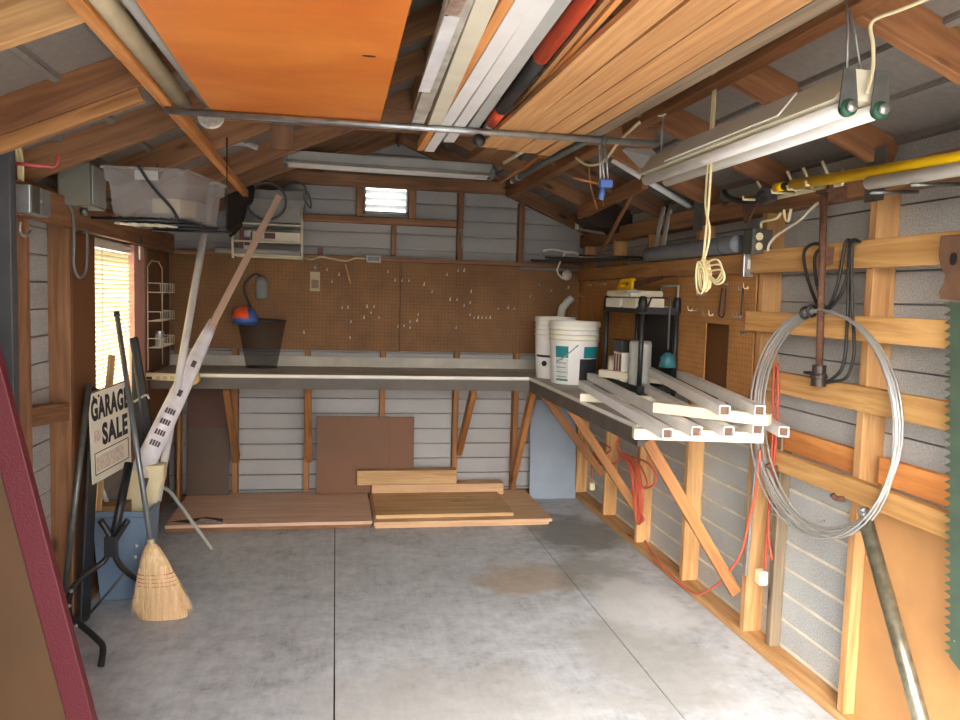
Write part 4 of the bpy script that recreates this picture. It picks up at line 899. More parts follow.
for v in (-.04, .4, .9, 1.33): pipe('crossbar', [tp_(1.22, v, -.016), tp_(-.02, v, -.016)], .006, BLACKM, t, n=6)
for u in (1.15, .05):
    q = tp_(u, 1.34, -.016); pipe('hanger_wire', [q, V((q.x, q.y, raft_z(q.x) + .03))], .003, BLACKM, t, n=6)
for k, (v, nm) in enumerate(((.05, 'nearest'), (.2, 'second'), (.35, 'third'), (.5, 'farthest'))):
    tag(beam('wood_strip', tp_(.92 - .17 * k, .02, -.03), tp_(.80 - .17 * k, .30, -.03), .028, .008, CREAM2), f'short pale slat under the black wire shelf, {("first", "second", "third", "fourth")[k]} from the left wall', 'slat')
tag(pipe('pvc_elbow', [at(224, 147, 'y', 4.4), at(234, 143, 'y', 4.4), at(246, 144, 'y', 4.4), at(258, 148, 'y', 4.4)], .014, LGREY, k=4), 'white bent pipe fitting in the dark left roof slope', 'pipe')
A, C = at(104, 152, 'y', 4.6), at(198, 146, 'y', 4.6)
tag(beam('steel_bracket', at(175, 158, 'y', 4.5), at(198, 146, 'y', 4.5), .03, .02, STEEL), 'short bright steel bracket in the dark left roof slope', 'bracket')
tag(beam('gusset_board', at(122, 148, 'y', 3.9), at(165, 170, 'y', 3.9), .03, .10, W_DARK), 'dark brown gusset board behind the left rafters above the tote', 'board')
bm = BM(); prism(bm, [at(x, y, 'y', 5.35) for x, y in ((226, 186), (236, 182), (254, 184), (252, 200), (246, 206), (240, 226), (229, 238), (226, 222))], (0, .12, 0)); tag(link('cloth_bag', bm, plain('brown_black_cloth', (40, 30, 25), .9), bev=.02), 'dark cloth bag hanging in the back left corner beside the tote', 'bag')

# wire rack with books and bin on the back wall
RY = 5.42
Rk = lambda x, y, yy=RY: at(x, y, 'y', yy)
t = thing('wall_rack', 'white wire wall rack holding books and tubes in the back left corner', 'rack', Rk(268, 256))
for px in (232.5, 302):
    pipe('side_rail', [Rk(px, 209), Rk(px, 253), Rk(px + .5, 258)], .008, CREAM2, t); pipe('side_rail', [Rk(px, 253), V((Rk(px, 253).x, YB - .11, Rk(px, 253).z))], .007, CREAM2, t)
for (ya, yb) in ((222.5, 226), (240.5, 243), (253.5, 257)):
    pipe('crossbar', [Rk(233, ya), Rk(302, yb)], .006, CREAM2, t, n=8)
bm = BM(); zs = Rk(268, 256).z
for k in range(8): y = RY + .012 + .028 * k; tube(bm, [(Rk(233, 253).x, y, zs - .002), (Rk(302, 253).x, y, zs - .008)], .003, 6)
link('shelf_wires', bm, CREAM2, t)
zq = zs + .006
def book(lab, x0, x1, z1, mat, sp=None, y0=RY + .02, d=.16):
    t = thing('book', lab, 'book', (x0, y0, zq + .03), None)
    bm = BM(); box(bm, (x0, y0, zq + .04), (x1, y0 + d, z1)); link('cover', bm, mat, t)
    if sp: bm = BM(); box(bm, (x0 + .003, y0 - .001, zq + .06), (x1 - .003, y0 - .0002, z1 - .04)); link('spine_print', bm, sp, t)
MAROON = plain('maroon', (94, 46, 48), .5)
X_ = lambda px: Rk(px, 235).x
book('dark maroon book standing at the left end of the white wall rack', X_(239), X_(243), Rk(240, 229).z, MAROON)
book('pale book standing beside the dark maroon one in the wall rack', X_(243.5), X_(250), Rk(240, 230).z, LGREY, MAROON)
t = thing('flat_box', 'white flat box with a dark red label lying in the wall rack', 'box', (X_(277), RY, Rk(270, 236).z))
bm = BM(); box(bm, (X_(252), RY + .025, Rk(277, 242).z), (X_(300), RY + .17, Rk(277, 232).z)); link('body', bm, CREAM2, t); bm = BM(); box(bm, (X_(264), RY + .0235, Rk(270, 238.5).z), (X_(275), RY + .0248, Rk(270, 232.5).z)); link('label', bm, MAROON, t)
tag(pipe('lamp_tube', [(X_(214), RY + .05, zq + .024), (X_(300), RY + .05, zq + .016)], .02, LGREY, n=14), 'pale round tube lying along the bottom of the white wall rack', 'tube')
t = thing('grey_bin', 'grey tapered bin standing on top of the white wall rack', 'bin', (X_(276), RY + .1, Rk(270, 222).z))
bm = BM(); zb, zt = Rk(276, 222).z, Rk(276, 190).z; cx = X_(277); rr = []
for z, w, d in ((zb, .16, .08), (zt - .06, .185, .095), (zt - .055, .195, .10), (zt, .195, .10)): rr.append([bm.verts.new((cx + sx * w * .95, RY + .12 + sy * d, z)) for sx, sy in ((-1, -1), (1, -1), (1, 1), (-1, 1))])
for a, c in zip(rr, rr[1:]):
    for j in range(4): bm.faces.new((a[j], a[(j + 1) % 4], c[(j + 1) % 4], c[j]))
bm.faces.new(rr[0][::-1]); bm.faces.new(rr[-1]); link('tub', bm, plain('bin_grey', (132, 130, 124), .5), t)
bm = BM(); cc = Rk(270, 202); 
for k in range(3): tube(bm, [cc + V((.125 * math.cos(a) - .02, -.01 - .006 * k, .12 * math.sin(a) + .004 * k)) for a in [i * math.pi / 10 for i in range(20)]], .005, 7, True)
tag(link('cable_coil', bm, DGREY, smooth=True), 'dark cable coil hanging in front of the grey bin', 'cable')
cable('dark cord bundle hooked over the top corner of the grey bin', [Rk(283, 185), Rk(292, 182), Rk(302, 184), Rk(306, 190), Rk(304, 198), Rk(311, 208), Rk(309, 195), Rk(303, 188)], .006, DGREY)
# things on the pegboard
PY = PEGY - .02
Pg = lambda x, y: at(x, y, 'y', PY)
t = thing('hand_pump', 'grey hand tool with a black looped hose on the back pegboard', 'tool', Pg(261, 300))
A, C = Pg(262, 278), Pg(262, 299); bm = BM(); lathe(bm, [(0, 0), (.034, 0), (.042, .02), (.042, .10), (.030, .15), (0, .155)], 16, Matrix.Translation((A.x, PY - .02, C.z)) @ Matrix.Diagonal((1, .5, 1, 1))); link('body', bm, MGREY, t, smooth=True)
pipe('hose', [Pg(261, 278), Pg(258, 274), Pg(252, 276), Pg(245, 284), Pg(244.5, 291), Pg(248, 301), Pg(250.5, 308), Pg(250, 320)], .008, BLACK, t, k=5)
t = thing('mesh_basket', 'black mesh basket tilted against the pegboard on the back bench', 'basket', Pg(260, 365))
MESH, nt, bb = base_mat('black_mesh', .6); bb.inputs['Base Color'].default_value = lin((30, 28, 26)); trn = node(nt, 'ShaderNodeBsdfTransparent'); mxs = node(nt, 'ShaderNodeMixShader'); mxs.inputs[0].default_value = .34
nt.links.new(trn.outputs[0], mxs.inputs[1]); nt.links.new(bb.outputs[0], mxs.inputs[2]); nt.links.new(mxs.outputs[0], nt.nodes['Material Output'].inputs['Surface'])
yb = PEGY - .14; Bk = lambda x, y: at(x, y, 'y', yb); top = [Bk(237, 318), Bk(286, 321)]; bot = [Bk(246, 363), Bk(277, 363)]
bm = BM(); tc_, bc_ = (top[0] + top[1]) / 2, (bot[0] + bot[1]) / 2; tr_, br_ = (top[1] - top[0]).length / 2, (bot[1] - bot[0]).length / 2; bc_.z = BT + .004
rr = []
for c_, r_ in ((bc_, br_), (tc_, tr_)): rr.append([bm.verts.new(c_ + V((r_ * math.cos(a), min(.11, r_ * .8) * math.sin(a), (top[1].z - top[0].z) / 2 * math.cos(a) if c_ is tc_ else 0))) for a in [i * math.pi / 14 for i in range(28)]])
for j in range(28): bm.faces.new((rr[0][j], rr[0][(j + 1) % 28], rr[1][(j + 1) % 28], rr[1][j]))
bm.faces.new(rr[0][::-1]); rp = [[v.co.copy() for v in r] for r in rr]; link('mesh', bm, MESH, t, smooth=False)
pipe('rim', rp[1], .005, BLACK, t, closed=True, n=7); pipe('bottom_ring', rp[0], .005, BLACK, t, closed=True, n=7)
t = thing('baseball_hat', 'blue cap with a red-orange front hooked on the rim of the mesh basket', 'cap', Bk(246, 320))
q = Bk(247, 316) + V((0, -.10, 0)); bm = BM(); lathe(bm, [(.085, -.045), (.082, 0), (.062, .042), (.03, .06), (0, .064)], 18, Matrix.Translation(q)); o = link('crown', bm, BLUE, t, smooth=True); so = o.modifiers.new('thickness', 'SOLIDIFY'); so.thickness = .004
bm = BM(); lathe(bm, [(.0875, -.01), (.084, .006), (.064, .047), (.034, .064)], 10, Matrix.Translation(q), a0=math.radians(190), a1=math.radians(290)); link('front_panel', bm, RED, t, smooth=True)
bm = BM(); prism(bm, [q + V((.07 * math.cos(a) + .01, -.03 + .07 * math.sin(a) * 1.6, -.045)) for a in [math.pi + i * math.pi / 8 for i in range(9)]], (0, -.01, -.006)); link('brim', bm, BLUE, t)
t = thing('paper_packet', 'small pale packet on a hook on the back pegboard under the ledge', 'packet', Pg(315, 291))
a, c = Pg(310, 291), Pg(320, 272); bm = BM(); box(bm, (a.x, PY - .004, a.z), (c.x, PY + .002, c.z)); link('card', bm, plain('packet_paper', (190, 172, 140), .6), t); bm = BM(); box(bm, (a.x + .008, PY - .0055, a.z + .02), (c.x - .008, PY - .0045, c.z - .055)); link('label', bm, plain('packet_label', (140, 120, 96), .6, var=.25, scale=90), t)
pipe('hook', [Pg(315.5, 273), Pg(316, 269), Pg(317, 265), Pg(314, 264)], .004, STEELD, t, k=3)
tag(pipe('wooden_stick', [Pg(345.5, 264), Pg(350.5, 284)], .006, W_SIDE), 'thin wooden stick hanging on the back pegboard below the cable', 'stick')
LDY = YB - .11
a, c = at(366, 262.5, 'y', LDY), at(381, 255.5, 'y', LDY); bm = BM(); box(bm, (a.x, LDY - .03, a.z), (c.x, LDY, c.z)); t = tag(link('outlet_box', bm, LGREY, bev=.004), 'pale outlet box on the ledge above the back pegboard', 'electrical box')
for f in (.3, .7): bm = BM(); x = a.x + (c.x - a.x) * f; box(bm, (x - .02, LDY - .032, a.z + .012), (x + .02, LDY - .0305, c.z - .012)); link('socket', bm, MGREY, t)
cable('tan cable running along the top of the back pegboard', [at(303, 258, 'y', LDY), at(312, 259.5, 'y', LDY), at(322, 257, 'y', LDY), at(345, 261, 'y', LDY), at(356, 258, 'y', LDY), at(367, 259, 'y', LDY)], .006, PVC)
bm = BM(); a, c = at(318, 257, 'y', YB - .03), at(323, 248, 'y', YB - .03); box(bm, (a.x, YB - .045, 1.742), (c.x, YB - .02, c.z)); tag(link('red_tin', bm, plain('dull_red', (130, 62, 58), .5)), 'small red tin on the ledge left of the outlet box', 'tin')
pts = [at(461.5, 233, 'y', YB - .12), at(462.5, 240, 'y', YB - .12), at(461.5, 247, 'y', YB - .12)]
t = thing('steel_clip', 'small bright steel clip on the upper stud right of the vent', 'clip', pts[2]); pipe('body', pts, .008, STEEL, t); pipe('ring', [pts[0] + V((.012 * math.cos(a), 0, .012 * math.sin(a) + .012)) for a in [i * math.pi / 6 for i in range(12)]], .003, STEEL, t, closed=True, n=6)

# left side wire spice rack
xr = SL + .055; Lr = lambda x, y: at(x, y, 'x', xr)
t = thing('spice_rack', 'white wire rack with three small tiers on the left wall past the window', 'rack', Lr(157, 352)); za, zb2 = .985, 1.62; y0, y1 = 4.98, 5.38
for y in (y0, y1): pipe('upright', [(SL + .012, y, za), (SL + .012, y, zb2 - .02)], .004, CREAM2, t, n=6)
pipe('top_loop', [(SL + .012, y0, zb2 - .02), (SL + .012, y0 + .1, zb2 + .02), (SL + .012, y1 - .1, zb2 + .02), (SL + .012, y1, zb2 - .02)], .004, CREAM2, t, n=6)
for z in (1.12, 1.28, 1.45):
    bm = BM(); d = .07; X0, X1 = SL + .014, SL + .014 + d
    for zz in (z, z + .055): tube(bm, [(X0, y0, zz), (X1, y0, zz), (X1, y1, zz), (X0, y1, zz)], .003, 6)
    for k in range(9): yy = y0 + (y1 - y0) * k / 8; tube(bm, [(X0, yy, z), (X1, yy, z), (X1, yy, z + .055)], .002, 5)
    link('basket', bm, CREAM2, t)
bm = BM(); lathe(bm, [(0, 0), (.027, 0), (.027, .075), (0, .075)], 16, Matrix.Translation((SL + .05, 5.12, 1.124))); t2 = tag(link('jar', bm, LGREY, smooth=False), 'small pale jar in the lowest tier of the white wire rack', 'jar')
bm = BM(); lathe(bm, [(0, .0755), (.025, .0755), (.025, .09), (0, .09)], 16, Matrix.Translation((SL + .05, 5.12, 1.124))); link('lid', bm, STEEL, t2)

# ---- bin with long things
CB = V((-.975, 3.98, 0)); zr = at(118, 512, 'y', 3.83).z
t = thing('storage_bin', 'blue-grey tall bin standing on the floor under the sale sign', 'bin', CB)
bm = BM(); rr = []
for z, w, d in ((.002, .105, .11), (.01, .11, .115), (zr - .03, .14, .14), (zr - .028, .148, .148), (zr, .15, .15), (zr, .142, .142), (.02, .10, .105)):
    rr.append([bm.verts.new(CB + V((sx * w * .87, sy * d, z))) for sx, sy in ((-1, -1), (1, -1), (1, 1), (-1, 1))])
for a, c in zip(rr, rr[1:]):
    for j in range(4): bm.faces.new((a[j], a[(j + 1) % 4], c[(j + 1) % 4], c[j]))
bm.faces.new(rr[0][::-1]); bm.faces.new(rr[-1]); link('tub', bm, BCAN, t, bev=.008)
bm = BM(); box(bm, (CB.x - .11, 3.86, zr - .10), (CB.x + .02, 4.0, zr + .02)); tag(link('cardboard_box', bm, plain('cardboard', (150, 116, 78), .8)), 'brown cardboard box inside the blue-grey bin', 'box')
# cream scoop
yS = 3.98; Sc = lambda x, y, yy=yS: at(x, y, 'y', yy)
t = thing('plastic_scoop', 'cream plastic scoop container standing in the blue-grey bin', 'container', Sc(142, 508))
bm = BM(); outer = [(125, 467), (164, 465), (163, 480), (156, 503), (146, 514), (124, 512), (122, 490)]
prism(bm, [Sc(*p) for p in outer], (0, .09, 0)); link('shell', bm, CREAM, t, bev=.008)
bm = BM(); prism(bm, [Sc(x, y, yS - .002) for x, y in ((142, 478), (149, 478), (145, 493), (142, 493))], (0, .0015, 0)); link('opening', bm, DGREY, t)
tag(beam('brown_stick', Sc(131, 512, 4.08), Sc(163, 462, 4.12), .03, .012, W_TRIM), 'short brown stick leaning out of the bin behind the cream scoop', 'stick')
# white pole
wp0, wp1 = at(213, 184, 'y', 4.57), at(163, 468, 'y', 4.06); d = (wp0 - wp1).normalized()
tag(pipe('white_pole', [wp1 - d * .16, wp0], .0195, plain('pole_white', (206, 200, 196), .45), n=14), 'long white pole standing in the bin and reaching the clear tote', 'pole')
# wrapped bundle
b0, b1, b2 = at(279, 196, 'y', 4.75), at(206, 337, 'y', 4.36), at(146, 462, 'y', 4.02); d = (b2 - b1).normalized()
b3 = b2 + d * .06
t = thing('wrapped_moulding', 'long wooden moulding in a white plastic sleeve leaning from the bin to the wall', 'moulding', b3)
beam('moulding', b0, b1, .037, .026, wood('pink_pine', (218, 188, 164), (178, 140, 112), knots=False), parent=t, up=(.3, -1, .2))
beam('moulding_back', b0 + V((-.016, .02, -.03)), b1 + V((-.016, .02, -.02)), .02, .02, W_DARK, parent=t, up=(.3, -1, .2))
SLV = plain('plastic_sleeve', (226, 220, 222), .25, var=.1, scale=16)
M = frame_of(b1, b3, (.3, -1, .2)); L = (b3 - b1).length; bm = BM(); rr = []
for x, w, h in ((-L / 2 - .10, .025, .018), (-L / 2 + .02, .034, .022), (-L / 4, .042, .025), (0, .047, .027), (L / 2, .052, .03)): rr.append([bm.verts.new(M @ V((x, w * math.cos(a), h * math.sin(a)))) for a in [i * math.pi / 8 for i in range(16)]])
for a, c in zip(rr, rr[1:]):
    for j in range(16): bm.faces.new((a[j], a[(j + 1) % 16], c[(j + 1) % 16], c[j]))
bm.faces.new(rr[0][::-1]); bm.faces.new(rr[-1]); link('sleeve', bm, SLV, t, smooth=True)
PRN = plain('sleeve_print', (92, 70, 70), .5, var=.3, scale=120)
bm = BM()
for k in range(4):
    x = L * (.06 + .075 * k)
    for j in range(4): 
        yv = -.026 + .0125 * j; q = V((x, yv, .0252 + (.0035 if abs(yv) < .02 else .0)))
        vs = box(bm, q + V((0, 0, 0)), q + V((.028, .0095, .0022)))
        for v in vs: v.co = M @ v.co
for x, w in ((-.3 * L, .012), (-.08 * L, .018)):
    vs = box(bm, V((x, -.01, .0245)), V((x + .035, .012, .029)))
    for v in vs: v.co = M @ v.co
link('printed_text', bm, PRN, t)
# pale cane hook
ws = [at(142, 500, 'y', 4.12), at(148, 489, 'y', 4.14), at(158, 486.5, 'y', 4.2), at(168, 490, 'y', 4.3), at(178, 502, 'y', 4.4), at(196, 527, 'y', 4.5), at(212, 549, 'z', .012)]
tag(pipe('curved_cane', ws, .010, LGREY, k=5, n=10), 'thin pale cane curving out of the bin down to the floor', 'cane')
# broom
nb = at(151, 543, 'y', 3.66); tb = at(117, 316, 'x', -1.05)
t = thing('broom', 'straw broom with a grey metal handle standing on its bristles', 'broom', (nb.x, nb.y, 0))
pipe('handle', [nb, tb], .0125, plain('handle_grey', (132, 136, 138), .35, .5), t, n=12); pipe('handle_tip', [tb, tb + (tb - nb).normalized() * .02], .015, BLACK, t, n=12)
axb = (at(162, 615, 'z', .012) - nb); 
w0, w1, w2 = .022, .075, .118
bm = BM(); rr = []
foot = at(163, 617, 'z', .004)
for f, w, d in ((0, .016, .016), (.06, .034, .026), (.25, .062, .036), (.5, .082, .04), (.75, .098, .044), (.93, .108, .046), (1.0, .106, .044)):
    c_ = nb.lerp(foot, f); rr.append([bm.verts.new(c_ + V((w * math.cos(a), d * math.sin(a), 0))) for a in [i * math.pi / 16 for i in range(32)]])
for a, c in zip(rr, rr[1:]):
    for j in range(32): bm.faces.new((a[j], a[(j + 1) % 32], c[(j + 1) % 32], c[j]))
bm.faces.new(rr[0][::-1]); bm.faces.new(rr[-1])
def straw(bm, p, q, r):
    d = (q - p).normalized(); s = d.orthogonal().normalized() * r; u = d.cross(s)
    A = [bm.verts.new(p + s), bm.verts.new(p - s * .5 + u * .87), bm.verts.new(p - s * .5 - u * .87)]; e = bm.verts.new(q)
    for j in range(3): bm.faces.new((A[j], A[(j + 1) % 3], e))
for k in range(640):
    a = random.uniform(0, 2 * math.pi); f0 = random.uniform(.3, .8); rr_ = random.uniform(.85, 1.14)
    wf = .05 + .062 * f0; p = nb.lerp(foot, f0) + V((wf * math.cos(a), .042 * math.sin(a), 0)) * .96
    q = nb.lerp(foot, 1.0) + V((.116 * rr_ * math.cos(a) + random.uniform(-.018, .018), .054 * rr_ * math.sin(a), random.uniform(0.0, .035)))
    straw(bm, p, q, .002)
link('bristles', bm, STRAW, t)
for f, w, d in ((.40, .0755, .0392), (.45, .079, .0402), (.50, .083, .0412), (.55, .0862, .042)):
    c_ = nb.lerp(foot, f); pipe('stitching', [c_ + V((w * math.cos(a), d * math.sin(a), 0)) for a in [i * math.pi / 16 for i in range(32)]], .0022, plain('stitch_red', (176, 60, 44), .6), t, closed=True, n=5)
c_ = nb.lerp(foot, -.02); pipe('ferrule', [nb.lerp(foot, -.05), nb.lerp(foot, .04)], .017, PVC, t, n=14)
# garage sale sign
yl, yr = 3.70, 4.02
TL, TR, BR, BL = at(93, 393, 'y', yl), at(127.5, 379, 'y', yr), at(131, 464, 'y', yr), at(88, 486, 'y', yl)
ex = ((TR + BR) / 2 - (TL + BL) / 2); W_ = ex.length; ex.normalize(); ez = ((TL + TR) / 2 - (BL + BR) / 2); H_ = ez.length; ez = (ez - ex * ez.dot(ex)).normalized(); ey = ez.cross(ex)
ctr = (TL + TR + BR + BL) / 4; M = Matrix((ex, ey, ez)).transposed().to_4x4(); M.translation = ctr
t = thing('yard_sign', 'white GARAGE SALE sign on a wooden stake beside the window', 'sign', ctr - V((0, 0, H_ / 2)))
bm = BM(); box(bm, (-W_ / 2, -.003, -H_ / 2), (W_ / 2, .003, H_ / 2)); link('board', bm, PAPER, t, matrix=M); sign_board = bpy.data.objects[-1] if False else [o for o in t.children if o.name.startswith('board')][0]
def letters(txt, x, z, h, wfit, mat, name='lettering', bold=.045):
    cu = bpy.data.curves.new('text', 'FONT'); cu.body = txt; cu.extrude = .01; cu.offset = bold; cu.align_x = 'CENTER'; cu.align_y = 'CENTER'; cu.space_character = 1.12
    to = bpy.data.objects.new('text', cu); COL.objects.link(to); bpy.context.view_layer.update()
    me = bpy.data.meshes.new_from_object(to.evaluated_get(bpy.context.evaluated_depsgraph_get())); bpy.data.objects.remove(to); bpy.data.curves.remove(cu)
    xs = [v.co.x for v in me.vertices]; ys = [v.co.y for v in me.vertices]; sx = wfit / (max(xs) - min(xs)); sy = h / (max(ys) - min(ys)); mx, my = (max(xs) + min(xs)) / 2, (max(ys) + min(ys)) / 2
    for v in me.vertices: v.co = V(((v.co.x - mx) * sx + x, -.0036 - v.co.z * .05, (v.co.y - my) * sy + z))
    me.materials.clear(); me.materials.append(mat); me.name = name
    o = bpy.data.objects.new(name, me); COL.objects.link(o); l, r, s = M.decompose(); o.location = l; o.rotation_euler = r.to_euler(); attach(o, sign_board); return o
letters('GARAGE', 0.0, H_ * .305, H_ * .25, W_ * .95, INK); letters('SALE', W_ * .1, H_ * .0, H_ * .25, W_ * .66, INK)
bm = BM()
zz0, zz1 = -H_ * .42, -H_ * .17
for lo, hi in (((-.44, zz0), (.44, zz0 + .004)), ((-.44, zz1 - .004), (.44, zz1)), ((-.44, zz0), (-.425, zz1)), ((.425, zz0), (.44, zz1))): box(bm, (lo[0] * W_, -.0042, lo[1]), (hi[0] * W_, -.0032, hi[1]))
box(bm, (-.5 * W_, -.0042, H_ * .49), (.5 * W_, -.0032, H_ * .5)); link('frame_line', bm, INK, sign_board, matrix=M)
bm = BM()
for x in (-.40, -.28): lathe(bm, [(0, 0), (.007, 0), (.007, .001), (0, .001)], 10, Matrix.Translation((x * W_, -.0032, H_ * .44)) @ Matrix.Rotation(math.pi / 2, 4, 'X'))
link('dot', bm, INK, sign_board, matrix=M)
bm = BM(); box(bm, (-.40 * W_, -.0038, zz0 + .015), (.30 * W_, -.0032, zz1 - .02)); box(bm, (-.43 * W_, -.0038, -.02), (-.27 * W_, -.0032, .03)); link('faded_smudge', bm, plain('faded_smudge', (226, 206, 186), .6, var=.12, scale=60), t, matrix=M)
s0 = at(106, 420, 'y', 3.93); s1 = at(112, 355, 'y', 4.0); ds = (s1 - s0).normalized(); beam('stake', s0 - ds * .42, s1, .05, .012, W_PALE, parent=t, up=(ex.cross(V((0, 0, 1)))))
# black folding leg frame
yF = 3.55; Fp = lambda x, y, yy=yF: at(x, y, 'y', yy)
t = thing('folding_stand', 'black tubular folding table leg frame with curved feet by the blue-grey bin', 'stand', Fp(112, 548))
J = Fp(112, 547); pipe('post', [Fp(129, 463, 3.72), J], .019, BLACKM, t, n=14)
pipe('stub', [J, Fp(109, 534), Fp(100, 520)], .014, BLACKM, t, k=3); pipe('stub', [J, Fp(119, 534), Fp(128, 520)], .013, BLACKM, t, k=3)
pipe('leg', [J, Fp(104, 561), Fp(86, 574, 3.5), Fp(73, 588, 3.45), Fp(68, 605, 3.4), Fp(72, 619, 3.35), Fp(82, 626, 3.3), Fp(98, 640, 3.25), Fp(103, 648, 3.22), at(101, 666, 'z', .012)], .0125, BLACKM, t, k=5, n=12)
pipe('leg', [J, Fp(118, 562), Fp(128, 573, 3.62), Fp(141, 582, 3.72), Fp(150, 588, 3.74)], .0125, BLACKM, t, k=5, n=12)
pipe('brace', [Fp(124, 574), Fp(100, 602, 3.6), Fp(86, 618, 3.66)], .006, DGREY, t, n=8)
for x, y, yy in ((71, 591, 3.42), (69, 606, 3.38), (76, 626, 3.31), (136.5, 546, 3.5), (135, 557, 3.5)):
    q = Fp(x, y, yy - .014); bm = BM(); bmesh.ops.create_uvsphere(bm, u_segments=10, v_segments=8, radius=.0085, matrix=Matrix.Translation(q)); link('bolt', bm, STEEL, t, smooth=True)
bm = BM(); bar(bm, J + V((0, -.012, .05)), J + V((0, -.012, -.04)), .055, .02, up=(0, 1, 0)); link('joint_plate', bm, BLACK, t, bev=.004)
s0, s1 = at(63, 606, 'y', 3.5), at(89, 384, 'x', -1.055)
tag(pipe('steel_tube', [s0, s1], .0125, STEELD, n=12), 'long thin steel tube leaning on the left wall beside the black board', 'tube')
s0, s1 = at(84, 592, 'y', 3.62), at(96, 388, 'x', -1.075)
tag(beam('black_board', V((s0.x, s0.y, .005)), s1, .012, .13, BLACK, up=(0, 1, 0)), 'narrow black board leaning on the left wall behind the steel tube', 'board')
cp = lambda x, y: at(x, y, 'y', 4.25)
bm = BM(); prism(bm, [cp(x, y) for x, y in ((131, 338), (136, 336), (150, 420), (156, 470), (136, 470), (131, 420))], (0, .05, 0)); t = tag(link('folded_chair', bm, plain('chair_cloth', (58, 56, 56), .8), bev=.012), 'dark folded camp chair standing behind the sale sign', 'chair')
pipe('frame_tube', [cp(131, 338), cp(140, 400), cp(146, 445)], .008, DGREY, t); pipe('frame_tube', [cp(134, 402), cp(146, 395), cp(149, 399)], .006, LGREY, t, k=3)
tag(pipe('white_rod', [at(98, 478, 'y', 3.97), at(108, 505, 'y', 3.95)], .012, LGREY), 'short pale rod in the bin below the sale sign', 'rod')
# ================================================================ right wall
def Rx(x): return lambda px, py: at(px, py, 'x', x)
R1 = Rx(1.71)
# rusty pipe clamp
a, c = R1(824, 192), R1(819, 372)
t = thing('pipe_clamp', 'rusty iron pipe clamp hanging vertically in front of the rails', 'clamp', c)
pipe('pipe', [a, V((a.x, (a.y + c.y) / 2, (a.z + c.z) / 2)), c], .0125, RUST, t, n=14)
e = R1(818, 386); M = Matrix.Translation(e)
bm = BM(); lathe(bm, [(0, 0), (.026, 0), (.026, .028), (.03, .03), (.03, .04), (.024, .042), (.024, .075), (0, .075)], 18, M); link('jaw_head', bm, plain('dark_iron', (70, 60, 56), .45, .6), t, smooth=False)
bm = BM(); bar(bm, e + V((0, .075, .042)), e + V((0, -.03, .042)), .03, .010); link('jaw_plate', bm, plain('dark_iron', (70, 60, 56)), t, bev=.003)
for z in (a.z - .005, (R1(824, 255)).z):
    bm = BM(); box(bm, (a.x + .005, a.y - .018, z - .03), (SRr - .038 if z < 1.75 else SRr - .002, a.y - .002, z + .03)); link('hanger', bm, RUST, t)
bm = BM(); box(bm, (a.x - .014, a.y - .03, a.z - .004), (a.x + .014, a.y + .03, a.z + .008)); link('top_plate', bm, RUST, t)
# black cables
R2 = Rx(1.735)
cable('black cable loop hung left of the rusty pipe clamp', [R2(824, 245), R2(813, 244), R2(804, 252), R2(806, 272), R2(814, 297), R2(822, 312), R2(829, 309), R2(842, 292), R2(850, 262), R2(851, 243), R2(846, 242), R2(842, 262), R2(836, 290), R2(826, 308), R2(817, 285), R2(815, 256), R2(824, 247)], .0062, RUBBER, k=6)
cable('long black cable hanging from the top rail down to the clamp head', [R2(860, 242), R2(853, 240), R2(849, 250), R2(848, 300), R2(846, 345), R2(842, 368), R2(832, 379), R2(822, 383), R2(830, 382), R2(846, 378), R2(853, 360), R2(854, 340), R2(852, 300), R2(852, 250), R2(856, 241)], .0058, RUBBER, k=6)
# wire coil
cc = R2(832, 425); yl_, yr_ = R2(757, 425).y, R2(907, 425).y; zt_, zb_ = R2(832, 310).z, R2(832, 540).z
cy, ry, cz, rz = (yl_ + yr_) / 2, abs(yl_ - yr_) / 2, (zt_ + zb_) / 2, abs(zt_ - zb_) / 2
bm = BM()
for k in range(8):
    f = 1 - .016 * ((k * 3) % 5); dy = random.uniform(-.02, .015) - (.045 if k in (5, 6) else 0); dzz = random.uniform(-.012, .012); xx = 1.70 + .006 * ((k * 5) % 8)
    pts = []
    for i in range(40):
        a = 2 * math.pi * i / 40; low = max(0, -math.sin(a))
        pts.append(V((xx - .02 * low, cy + (ry * f) * math.cos(a) + dy * (low + .35 * math.cos(a)), cz + (rz * f) * math.sin(a) + dzz * low + (1 - f) * .2 * (1 if a < math.pi else 0))))
    tube(bm, pts, .0036, 7, True)
t = tag(link('wire_coil', bm, WIRE, smooth=True), 'large loose coil of grey wire hanging on the right wall', 'wire coil')
pipe('loose_end', [R2(770, 512), R2(790, 522), R2(805, 524), R2(824, 521)], .0034, WIRE, t, k=4)
pipe('tie', [V((1.71 + .018 * math.cos(a), cy + .10, zt_ - .014 + .02 * math.sin(a))) for a in [i * math.pi / 6 for i in range(12)]], .006, RUBBER, t, closed=True); pipe('tie', [V((1.71 + .018 * math.cos(a), cy + .06, zt_ - .006 + .02 * math.sin(a))) for a in [i * math.pi / 6 for i in range(12)]], .006, RUBBER, t, closed=True)
